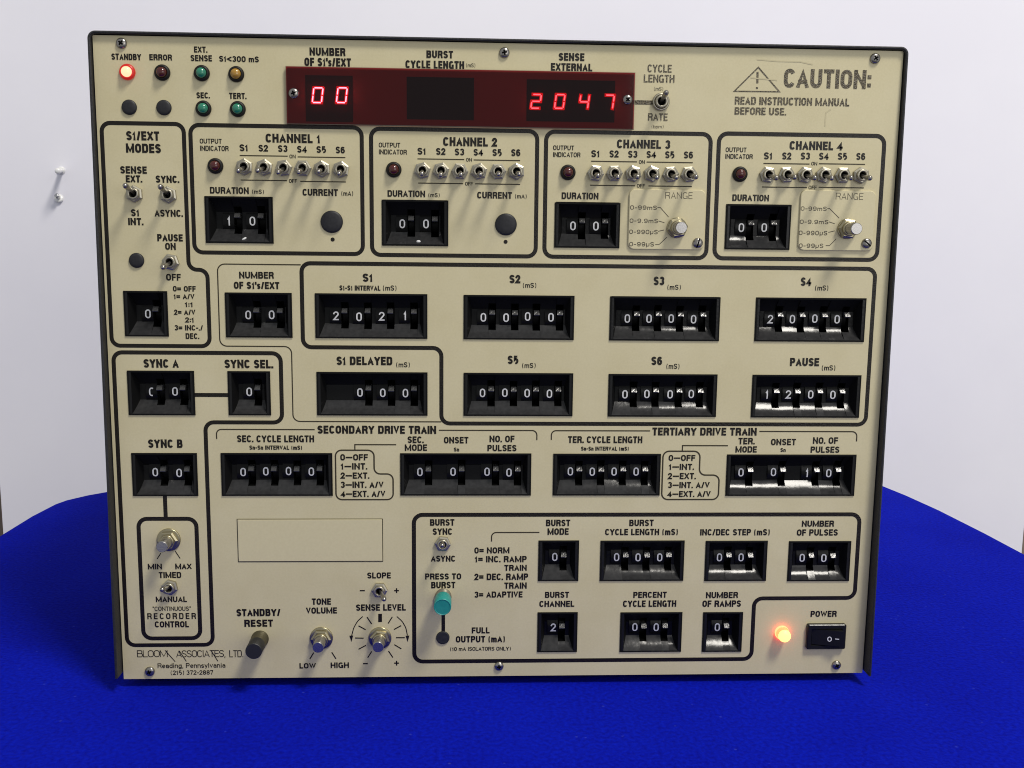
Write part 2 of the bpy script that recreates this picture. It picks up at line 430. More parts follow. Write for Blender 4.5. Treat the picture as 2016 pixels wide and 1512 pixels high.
def text_geo(mb, s, x0, x1, z0, z1, weight, m, base=INK, gap=None, mapper=None):
    """text fitted between x0..x1 (panel x) with caps between z0..z1"""
    cap = z1 - z0; sw = weight * cap
    gap = .075 if gap is None else gap
    toks = list(s)
    tot = sum(G[c][0] for c in toks) + gap * (len(toks) - 1)
    k = (x1 - x0) / tot
    x = x0; hw = sw / 2
    for c in toks:
        gw, strokes = G[c]
        gw *= k
        for stt in strokes:
            pts, cl = stt[0], stt[1]
            wf = stt[2] if len(stt) > 2 else 1.0
            iw = max(gw - sw, 0)
            q = [(x + gw / 2 + (px - .5) * iw, z0 + hw + py * (cap - sw)) for px, py in pts]
            low = c in ',gpy()\u00b5'
            clip = None if low else (z0, z1)
            yy = nexty(base)
            stroke(mb, q, sw * wf, m, yy, closed=(cl == 2), cap=(hw if cl == 0 else 0), clip=clip, mapper=mapper)
        x += gw + gap * k
def legend(parent, lines, m='ink', weight=.225, base=INK, gap=None, label=None, name='lettering'):
    """lines: (text, left, right, top, bottom) in photo pixels, measured on the panel"""
    mb = MB()
    for ln in lines:
        s, l, r, t, b = ln[:5]
        wt = ln[5] if len(ln) > 5 else (weight + .018 if m == 'ink' and b - t > 14 else weight)
        gp = ln[6] if len(ln) > 6 else gap
        u, v = (l + r) / 2, (t + b) / 2
        c = pt(u, v, base); sx, sy = scale_at(u, v)
        w, h = (r - l) * sx, (b - t) * sy
        text_geo(mb, s, c.x - w / 2, c.x + w / 2, c.y - h / 2, c.y + h / 2, wt, m, base, gp)
    o = mb.build(name, parent)
    if label: o['label'] = label
    return o
def rect_snap(P, closed):
    """make the nearly horizontal / vertical edges exactly so"""
    P = [Vector(p) for p in P]; N = len(P)
    for i in range(N if closed else N - 1):
        a, b = P[i], P[(i + 1) % N]
        if abs(a.x - b.x) > abs(a.y - b.y): a.y = b.y = (a.y + b.y) / 2
        else: a.x = b.x = (a.x + b.x) / 2
    return [tuple(p) for p in P]
def outline(parent, paths, name='outline', m='ink', wpx=8.2, r=17, label=None, base=INK - 4e-5):
    """paths: list of (points px, closed[, width px, radius px])"""
    mb = MB()
    for pa in paths:
        pts, cl = pa[0], pa[1]
        wp = pa[2] if len(pa) > 2 else wpx
        rp = pa[3] if len(pa) > 3 else r
        snap = pa[4] if len(pa) > 4 else True
        q = [pt(*p) for p in pts]
        if snap: q = rect_snap(q, cl)
        s = scale_at(*pts[0])[0]
        if rp: q = fillet(q, rp * s, cl)
        stroke(mb, q, wp * s, m, nexty(base), closed=cl)
    o = mb.build(name, parent)
    if label: o['label'] = label
    return o

# ================================================================== THE SETTING
floor = MB(); floor.box((-1.6, -2.4, -0.80), (1.6, 0.80, -0.76), 'floor')
tag(floor.build('floor'), kind='structure')
wl = MB(); wl.box((-1.6, 0.80, -0.76), (1.6, 0.84, 1.5), 'wall')
o = wl.build('wall'); tag(o, 'brown wall showing at the far left edge behind the white board', 'wall')

# white board standing behind the table; its left edge shows at the left of the photo
YB = 0.56
bb = MB()
def on_board(u, v):
    d = RX * ((u - 1008) / F) + RD * ((v - 756) / F) + RF
    return CAM + d * ((YB - CAM.y) / d.y)
a = on_board(1.5, 900); b = on_board(8.5, 1056); c = on_board(2019, 900); d = on_board(2014, 1075)
def ext(p, q, z): return p.x + (q.x - p.x) * (z - p.z) / (q.z - p.z)
z0, z1 = -0.76, 0.95
XL0, XL1 = b.x, a.x - 0.004
XR0, XR1 = d.x, c.x + 0.004
bb.poly([(XL0, YB, z0), (XR0, YB, z0), (XR1, YB, z1), (XL1, YB, z1)], 'board')
bb.poly([(XL0, YB + .018, z0), (XL1, YB + .018, z1), (XR1, YB + .018, z1), (XR0, YB + .018, z0)], 'board')
bb.poly([(XL0, YB, z0), (XL1, YB, z1), (XL1, YB + .018, z1), (XL0, YB + .018, z0)], 'board')
bb.poly([(XR0, YB, z0), (XR0, YB + .018, z0), (XR1, YB + .018, z1), (XR1, YB, z1)], 'board')
bb.poly([(XL1, YB, z1), (XR1, YB, z1), (XR1, YB + .018, z1), (XL1, YB + .018, z1)], 'board')
tag(bb.build('backdrop_board'), 'plain white board standing upright behind the blue covered table', 'board')

# a long white peg and a short grey pin on the board
def wall_pin(name, u, v, label, cat, parts, turn):
    p = on_board(u, v)
    e = bpy.data.objects.new(name, None); COL.objects.link(e)
    e.location = (p.x, YB, p.z); e.empty_display_size = .01
    e.rotation_euler = turn
    tag(e, label, cat)
    for nm, prof, m_ in parts:
        k = MB(); k.lathe(prof, m_, 20, cap=False); recalc(k.build(nm, e))
wall_pin('wall_peg', 121, 336, 'white peg sticking far out of the board, casting a long slanting shadow', 'peg',
    [('shaft', [(.0024, -.002), (.0024, .026)], 'pin'), ('head', [(.0024, .0255), (.0030, .0260), (.0032, .0275), (.0029, .0290), (.0016, .0297), (0, .0299)], 'pin'),
     ('flange', [(.0042, -.001), (.0042, .0010), (.0036, .0016), (.0023, .0018)], 'pin')], (0.07, 0, 0.25))
wall_pin('push_pin', 116.5, 391, 'short pin with a grey neck and white rim just below the white peg', 'push pin',
    [('flange', [(.0046, -.001), (.0048, .0012), (.0038, .0022), (.0020, .0024)], 'pin'), ('neck', [(.0021, .002), (.0021, .0075), (.0025, .0085), (.0014, .0092), (0, .0093)], 'pinsteel')], (-0.35, 0, 0.1))

# blue cloth over the table: flat top with a soft edge, hanging to the floor
edge = [(-0.4225, -0.24), (-0.4225, -0.1), (-0.4226, 0.20), (-0.4224, 0.30), (-0.4212, 0.3585), (-0.4168, 0.400), (-0.4120, 0.4145),
        (-0.3986, 0.4332), (-0.3818, 0.4492), (-0.345, 0.470), (-0.29, 0.486), (-0.2, 0.496), (0, 0.502), (0.25, 0.502), (0.36, 0.499), (0.405, 0.490), (0.4265, 0.4724),
        (0.4350, 0.432), (0.4429, 0.376), (0.4488, 0.300), (0.4515, 0.2417), (0.4535, 0.1), (0.4545, -0.1), (0.4545, -0.24)]
def resample(P, step):
    out = []
    N = len(P)
    for i in range(N):
        a = Vector(P[i]); b = Vector(P[(i + 1) % N]); n = max(1, int((b - a).length / step))
        for k in range(n): out.append(a + (b - a) * k / n)
    return out
ring = resample(edge, 0.02)
ctr = Vector((0.015, 0.1))
def inset(p, dd):
    v = (p - ctr); l = v.length
    return ctr + v * ((l - dd) / l)
cl = MB()
rows = []
for q in (0.0001, .1, .2, .3, .4, .5, .6, .7, .8, .88, .94):
    rows.append([((ctr + (p - ctr) * q).x, (ctr + (p - ctr) * q).y, 0.0) for p in ring])
for k in range(7):
    t = k / 6 * PI / 2; rr = .004
    rows.append([(inset(p, rr * (1 - math.sin(t))).x, inset(p, rr * (1 - math.sin(t))).y, -rr * (1 - math.cos(t))) for p in ring])
for zz in (-.03, -.08, -.16, -.28, -.42, -.56, -.66, -.757):
    row = []
    for i, p in enumerate(ring):
        amp = .03 * min(1, -zz / .5)
        wv = amp * (.5 + .5 * math.sin(i * .55 + 1.3 * math.sin(i * .13))) - .001
        if p.y > .3: wv = min(wv, .012)
        q = inset(p, -wv)
        row.append((q.x, min(q.y, YB - .015), zz))
    rows.append(row)
cl.grid(rows, 'felt', close_u=True)
cloth = recalc(cl.build('tablecloth'))
tag(cloth, 'plain blue felt cloth covering the table under the instrument', 'tablecloth')

# ================================================================== THE INSTRUMENT
PW, PH, GAP = 0.432, 0.35607, 0.0055
ZB, ZT = GAP, GAP + PH
DEPTH = 0.27
root = bpy.data.objects.new('heart_stimulator', None)
COL.objects.link(root); root.empty_display_size = .05
tag(root, 'cream panelled electronic stimulator with thumbwheels, toggles and red digits on the blue cloth', 'instrument')

# ---- thumbwheel boxes: left, right, top, bottom, digits [(char, x, y)]
TW = [
 (404.3, 538, 387, 479, [('1', 449.8, 435), ('0', 496, 435.2)], 'DURATION of CHANNEL 1 showing 10'),
 (752, 882.7, 394, 484.3, [('0', 791.7, 440.4), ('0', 838.5, 440.6)], 'DURATION of CHANNEL 2 showing 00'),
 (1091.8, 1220.4, 399.2, 488.2, [('0', 1128.3, 444.6), ('0', 1173.5, 445)], 'DURATION of CHANNEL 3 showing 00'),
 (1428, 1556, 402.8, 491.5, [('0', 1460.4, 448), ('0', 1505.4, 448)], 'DURATION of CHANNEL 4 showing 00, with bright glints'),
 (244.9, 331, 573, 662.3, [('0', 289.4, 618.3)], 'single digit beside the OFF and A/V list showing 0'),
 (444.2, 575.4, 576.3, 664.6, [('0', 487.5, 620.4), ('0', 533.8, 620.2)], 'NUMBER OF S1s/EXT showing 00'),
 (252.2, 383.7, 729.9, 817.3, [('(', 297.3, 772.3), ('0', 343, 771.5)], 'SYNC A with its first zero half hidden'),
 (449.4, 532.9, 730.8, 817.5, [('0', 490, 771.9)], 'SYNC SEL. showing 0'),
 (260.6, 389.3, 891.9, 976.3, [('0', 304.6, 930.4), ('0', 351.7, 932)], 'SYNC B showing 00'),
 (621, 841.7, 578.3, 666.4, [('2', 661, 622), ('0', 706.5, 624), ('2', 751.3, 623), ('1', 797.5, 622)], 'S1 interval showing 2021'),
 (624.2, 842, 732.6, 818, [(' ', 663, 773), ('0', 708.3, 773.3), ('0', 753.3, 774), ('0', 798, 774.6)], 'S1 DELAYED showing three zeros and a blank'),
 (913, 1130.5, 581.5, 668.7, [('0', 951.7, 625), ('0', 996.5, 625.6), ('0', 1039, 623.3), ('0', 1085, 625)], 'S2 showing 0000'),
 (913, 1128, 734.4, 819, [('0', 950, 774), ('0', 994, 773.5), ('0', 1038, 774.4), ('0', 1081.9, 775.6)], 'S5 showing 0000'),
 (1200.6, 1417, 584.5, 671, [('0', 1236, 627.5), ('0', 1278.8, 627.7), ('0', 1322.5, 627.7), ('0', 1366.7, 629)], 'S3 showing 0000'),
 (1197.6, 1411, 736.6, 820.4, [('0', 1230.8, 776.7), ('0', 1274, 776), ('0', 1319.8, 776.7), ('0', 1361.5, 776)], 'S6 showing 0000'),
 (1486.9, 1703.2, 586.5, 672.6, [('2', 1518.3, 628.8), ('0', 1561.7, 628.8), ('0', 1606, 627.7), ('0', 1650, 629)], 'S4 showing 2000'),
 (1480, 1693.3, 738.3, 822, [('1', 1511, 777), ('2', 1553, 777), ('0', 1596.9, 777), ('0', 1640.6, 777.7)], 'PAUSE showing 1200'),
 (436.2, 655, 891.9, 976, [('0', 477.7, 930.4), ('0', 522.5, 929), ('0', 567.3, 928.5), ('0', 612.3, 929.6)], 'SEC. CYCLE LENGTH showing 0000'),
 (788.5, 1046, 892.5, 975.4, [('0', 826.5, 930.4), ('0', 891.9, 930), ('0', 959, 930), ('0', 1002.3, 931.5)], 'wide box under SEC. MODE, ONSET and PULSES'),
 (1089, 1300, 893.3, 975.3, [('0', 1123.3, 929), ('0', 1166.5, 929.6), ('0', 1209.6, 929.4), ('0', 1253, 929.4)], 'TER. CYCLE LENGTH showing 0000'),
 (1430, 1683.8, 894.9, 976, [('0', 1460, 931), ('0', 1524, 930.4), ('1', 1590.6, 932), ('0', 1633, 932.5)], 'wide box under TER. MODE showing 0 0 10'),
 (1059.8, 1139.3, 1064, 1143.5, [('0', 1092.7, 1098.3)], 'BURST MODE showing 0'),
 (1181.6, 1346.5, 1064.2, 1143.3, [('0', 1214.6, 1098.3), ('0', 1256.9, 1098.7), ('0', 1299.6, 1098.7)], 'BURST CYCLE LENGTH showing 000'),
 (1388, 1509.5, 1064.6, 1143.4, [('0', 1417.7, 1099), ('0', 1460.4, 1099)], 'INC/DEC STEP showing 00, with bright glints'),
 (1551.5, 1673.3, 1065.2, 1143.6, [('0', 1580, 1099), ('0', 1622.7, 1099.4)], 'NUMBER OF PULSES showing 00'),
 (1058, 1136.6, 1205.2, 1283.2, [('2', 1089.6, 1236.9)], 'BURST CHANNEL showing 2'),
 (1220.7, 1342, 1205.2, 1283, [('0', 1250.6, 1236.3), ('0', 1292.7, 1236.5)], 'PERCENT CYCLE LENGTH showing 00'),
 (1383, 1461, 1205, 1282.7, [('0', 1413.3, 1236.5)], 'NUMBER OF RAMPS showing 0'),
]
holes = []
for L_, R_, T_, B_, dg, lab in TW:
    u, v = (L_ + R_) / 2, (T_ + B_) / 2
    c = pt(u, v); sx, sy = scale_at(u, v)
    holes.append((c.x - (R_ - L_) * sx / 2, c.x + (R_ - L_) * sx / 2, c.y - (B_ - T_) * sy / 2, c.y + (B_ - T_) * sy / 2))

# ---- front panel: one sheet with the box openings cut out
pm = MB()
xs = sorted(set([-PW / 2, PW / 2] + [h[0] + .0006 for h in holes] + [h[1] - .0006 for h in holes]))
zs = sorted(set([ZB, ZT] + [h[2] + .0006 for h in holes] + [h[3] - .0006 for h in holes]))
nx, nz = len(xs), len(zs)
base_i = len(pm.v)
pm.v += [(x, 0.0, z) for z in zs for x in xs]
kk = pm.mid('panel')
for j in range(nz - 1):
    zc = (zs[j] + zs[j + 1]) / 2
    for i in range(nx - 1):
        xc = (xs[i] + xs[i + 1]) / 2
        if any(h[0] < xc < h[1] and h[2] < zc < h[3] for h in holes): continue
        pm.f.append((j * nx + i, j * nx + i + 1, (j + 1) * nx + i + 1, (j + 1) * nx + i)); pm.mi.append(kk); pm.sm.append(False)
t = .0025
x0, x1 = -PW / 2, PW / 2
pm.poly([(x0, 0, ZB), (x0, t, ZB), (x1, t, ZB), (x1, 0, ZB)], 'panel')
pm.poly([(x0, 0, ZT), (x1, 0, ZT), (x1, t, ZT), (x0, t, ZT)], 'panel')
pm.poly([(x0, 0, ZB), (x0, 0, ZT), (x0, t, ZT), (x0, t, ZB)], 'panel')
pm.poly([(x1, 0, ZB), (x1, t, ZB), (x1, t, ZT), (x1, 0, ZT)], 'panel')
panel = pm.build('front_panel', root)
panel['label'] = 'cream painted front panel with black printed outlines and lettering'

# ---- cover: U-shaped grey sheet wrapping top and sides, with a lip in front of the panel
th = .0014; clr = .0005
prof = fillet([(x0 - clr, ZB + .0042), (x0 - clr, ZT + clr), (x1 + clr, ZT + clr), (x1 + clr, ZB + .0018)], .0026, False, 8)
def lip(z): return .0025 + .0062 * (ZT - z) / PH          # the sheet stands further proud towards the bottom
def offs(P, d):
    out = []
    for i, p in enumerate(P):
        a = Vector(P[max(i - 1, 0)]); b = Vector(P[min(i + 1, len(P) - 1)])
        n = (b - a).normalized(); n = Vector((-n.y, n.x))
        out.append((p[0] + n.x * d, p[1] + n.y * d))
    return out
po = offs(prof, th)
cm = MB()
rw = []
rw.append([(p[0], DEPTH, p[1]) for p in prof]); rw.append([(p[0], -lip(p[1]) + .0004, p[1]) for p in prof])
pmid = offs(prof, .0005); pmo = offs(prof, th - .0005)
rw.append([(p[0], -lip(p[1]), p[1]) for p in pmid]); rw.append([(p[0], -lip(p[1]), p[1]) for p in pmo])
rw.append([(p[0], -lip(p[1]) + .0004, p[1]) for p in po]); rw.append([(p[0], DEPTH, p[1]) for p in po]); rw.append(rw[0])
cm.grid(rw, 'case')
for e in (0, len(prof) - 1):
    pi, qo = prof[e], po[e]
    cm.poly([(pi[0], -lip(pi[1]), pi[1]), (qo[0], -lip(qo[1]), qo[1]), (qo[0], DEPTH, qo[1]), (pi[0], DEPTH, pi[1])], 'case')
cover = recalc(cm.build('cover', root))
for p in cover.data.polygons: p.use_smooth = False
ch = MB()
ch.box((x0, .004, ZB), (x1, DEPTH - .002, ZB + .002), 'case')
ch.box((x0, DEPTH - .002, ZB), (x1, DEPTH, ZT), 'case')
ch.build('chassis', root)
fm = MB()
fm.lathe([(.009, -.0005), (.009, .004), (.008, GAP + .001)], 'rubber', 20)
foot = fm.build('rubber_foot', root)
for k, (fx, fy) in enumerate([(-.18, .035), (.18, .035), (-.18, .235), (.18, .235)]):
    q = foot if k == 0 else child_copy(foot, root, (0, 0, 0))
    q.location = (fx, fy, 0); q.rotation_euler = (-PI / 2, 0, 0)
    # lathe axis is -Y; turned so that it stands upward
for q in [c for c in root.children if c.name.startswith('rubber_foot')]:
    q.location.z = 0.0005

# ---- printed outlines
OL = [
 ([([(198, 241), (360, 245), (373, 531), (407.5, 531), (414, 681), (222, 681)], True)], 'thick black outline round S1/EXT MODES'),
 ([([(374.5, 245), (711, 252), (715.5, 500.5), (383, 496.5)], True)], 'thick black outline round CHANNEL 1'),
 ([([(729, 253), (1056.5, 258.5), (1056, 505), (734, 501.5)], True)], 'thick black outline round CHANNEL 2'),
 ([([(1075, 259.5), (1400, 263.5), (1390, 508.5), (1072, 505)], True)], 'thick outline round CHANNEL 3 with shining upper edge'),
 ([([(1415.5, 263), (1741, 267.5), (1727, 511.5), (1406.5, 508.5)], True)], 'thick outline round CHANNEL 4 with shining upper edge'),
 ([([(592.5, 518.5), (1724, 529), (1703.5, 837), (870, 832.5), (868, 686), (597.5, 682.5)], True)], 'thick stepped outline round the S1 to PAUSE boxes'),
 ([([(222.5, 693.5), (553, 695.5), (555, 832), (404.5, 831), (419, 1268.5), (251, 1271)], True), ([(381, 777.3), (451, 777.9)], False, 8, 0)], 'thick outline round SYNC A, SYNC SEL. and SYNC B'),
 ([([(272, 1021.5), (386, 1021), (395, 1256), (283, 1257)], True), ([(324.6, 975), (326.5, 1021)], False, 8, 0)], 'thick outline round RECORDER CONTROL'),
 ([([(814.5, 1012), (1691.5, 1014), (1683.5, 1177), (1485, 1178), (1479, 1298.5), (816, 1301)], True)], 'thick stepped outline round the burst controls'),
]
for paths, lab in OL: outline(panel, paths, label=lab)
TL = 2.3
outline(panel, [([(592, 521.5), (428, 519.5), (433, 681.5), (573, 682), (578, 829.5), (869, 830.5)], False, TL, 14)], m='line', label='thin outline round NUMBER OF S1s/EXT and S1 DELAYED')
outline(panel, [([(425.6, 864), (427, 845.3), (619.6, 845.7)], False, TL, 12)], m='line', label='thin bracket line left of SECONDARY DRIVE TRAIN')
outline(panel, [([(864, 847), (1057, 847.5), (1057, 866.5)], False, TL, 12)], m='line', label='thin bracket line right of SECONDARY DRIVE TRAIN')
outline(panel, [([(1085, 866), (1086, 847.7), (1280, 848.3)], False, TL, 12)], m='line', label='thin bracket line left of TERTIARY DRIVE TRAIN')
outline(panel, [([(1495, 849), (1687, 850), (1686.5, 869)], False, TL, 12)], m='line', label='thin bracket line right of TERTIARY DRIVE TRAIN')
outline(panel, [([(660, 886), (736, 886.5), (737, 933), (774, 933), (774, 983.5), (662, 983.5)], True, 2.8, 12), ([(698.7, 886), (698.7, 875.5), (780, 875.2)], False, TL, 0)], m='line', label='thin outline round the secondary mode list')
outline(panel, [([(1305, 888), (1378, 888.5), (1377, 935), (1416, 935.5), (1414, 983.5), (1303, 983)], True, 2.8, 12), ([(1343.5, 888), (1343.5, 877), (1433, 877.5)], False, TL, 0)], m='line', label='thin outline round the tertiary mode list')
outline(panel, [([(967.5, 1066), (968, 1048.5), (1062, 1047.8)], False, TL, 14)], m='line', label='thin curved line left of BURST MODE')
for nm, segs in (('CHANNEL 1', [((472, 305.5), (566.5, 308)), ((586, 308.5), (680, 310.5)), ((474, 354), (565, 356)), ((591, 357), (681, 358.3))]),
             ('CHANNEL 2', [((822, 312.3), (914, 314.5)), ((932.5, 315), (1024, 316)), ((823.5, 360), (912, 362)), ((935.6, 362), (1024, 363))]),
             ('CHANNEL 3', [((1163.8, 317), (1254, 319)), ((1273, 319), (1363.8, 320.3)), ((1161.7, 364.4), (1250.6, 366)), ((1276.7, 366), (1362, 367.3))]),
             ('CHANNEL 4', [((1503, 322), (1593.8, 322.7)), ((1612, 322.7), (1703, 323.2)), ((1500, 368.5), (1588.8, 369)), ((1611.7, 369), (1700.6, 369.7))])):
    outline(panel, [([a, b], False, 2.0, 0) for a, b in segs], m='line', name='rule_line', label='thin ON and OFF rules of ' + nm)
outline(panel, [([(1247, 201.6), (1288, 201.8)], False, 8, 0)], m='glintpaint', name='connecting_bar', label='printed bar with painted-in glints between the red window and the CYCLE LENGTH toggle')
outline(panel, [([(873, 1196), (872.5, 1246)], False, 7, 0)], name='connecting_bar', label='black bar below the teal button')

# ---- lettering
CH = [
 ('CHANNEL 1', (523, 630.6, 263.7, 281.3), (393.3, 436.5, 273, 282.7), (394, 450, 287, 297), [(471.5, 488.5, 284, 297.7), (509, 527.7, 285, 298.4), (547.3, 566, 285.8, 299.3), (585, 604, 287, 300.6), (623, 642, 287.6, 301.2), (661, 679, 288.5, 302)], (570, 582, 304.2, 311.6), (569, 585, 352.4, 360)),
 ('CHANNEL 2', (872.5, 978.8, 270.4, 288), (745.8, 788, 280.8, 290.3), (746, 801, 294.4, 304), [(822, 838.8, 290.8, 304.4), (858.5, 877, 291.3, 305), (895.4, 914, 292.3, 305.8), (932.5, 951, 293, 306.5), (969.6, 988, 293.4, 307.2), (1006.5, 1024.6, 293.6, 307.5)], (917.7, 929, 311, 318), (915.8, 931, 358, 365.3)),
 ('CHANNEL 3', (1214.8, 1319.8, 275.2, 292.5), (1089, 1130.4, 286.3, 295.5), (1089, 1142.7, 299.8, 309.2), [(1164, 1181, 295.6, 309.4), (1200, 1218, 296, 310), (1236.7, 1255, 296.7, 310.6), (1273, 1291.7, 297.1, 311), (1309.6, 1328, 297.7, 311.7), (1346.5, 1364.6, 298.1, 312)], (1258, 1269.4, 315.2, 322.5), (1254, 1270, 362, 369.4)),
 ('CHANNEL 4', (1554.8, 1659.4, 278.3, 295.4), (1428.8, 1469.8, 290.2, 299.5), (1428, 1482, 303.3, 312.7), [(1504, 1521, 299.8, 313.8), (1540, 1558, 300, 314), (1576.7, 1594.8, 300.2, 314.2), (1612.7, 1631.5, 300.5, 314.5), (1649.6, 1668, 300.7, 314.7), (1686, 1703.8, 301, 315)], (1597.5, 1609, 318.5, 325.6), (1592, 1608, 365.4, 372.7)),
]
for nm, tt, ou, ind, ss, on, off in CH:
    legend(panel, [(nm,) + tt], label='heading ' + nm)
    legend(panel, [('OUTPUT',) + ou, ('INDICATOR',) + ind], label='words OUTPUT INDICATOR in ' + nm, weight=.17)
    legend(panel, [('S%d' % (i + 1),) + s for i, s in enumerate(ss)], label='row S1 to S6 over the toggles of ' + nm)
    legend(panel, [('ON',) + on, ('OFF',) + off], label='small words ON and OFF in ' + nm, weight=.17)
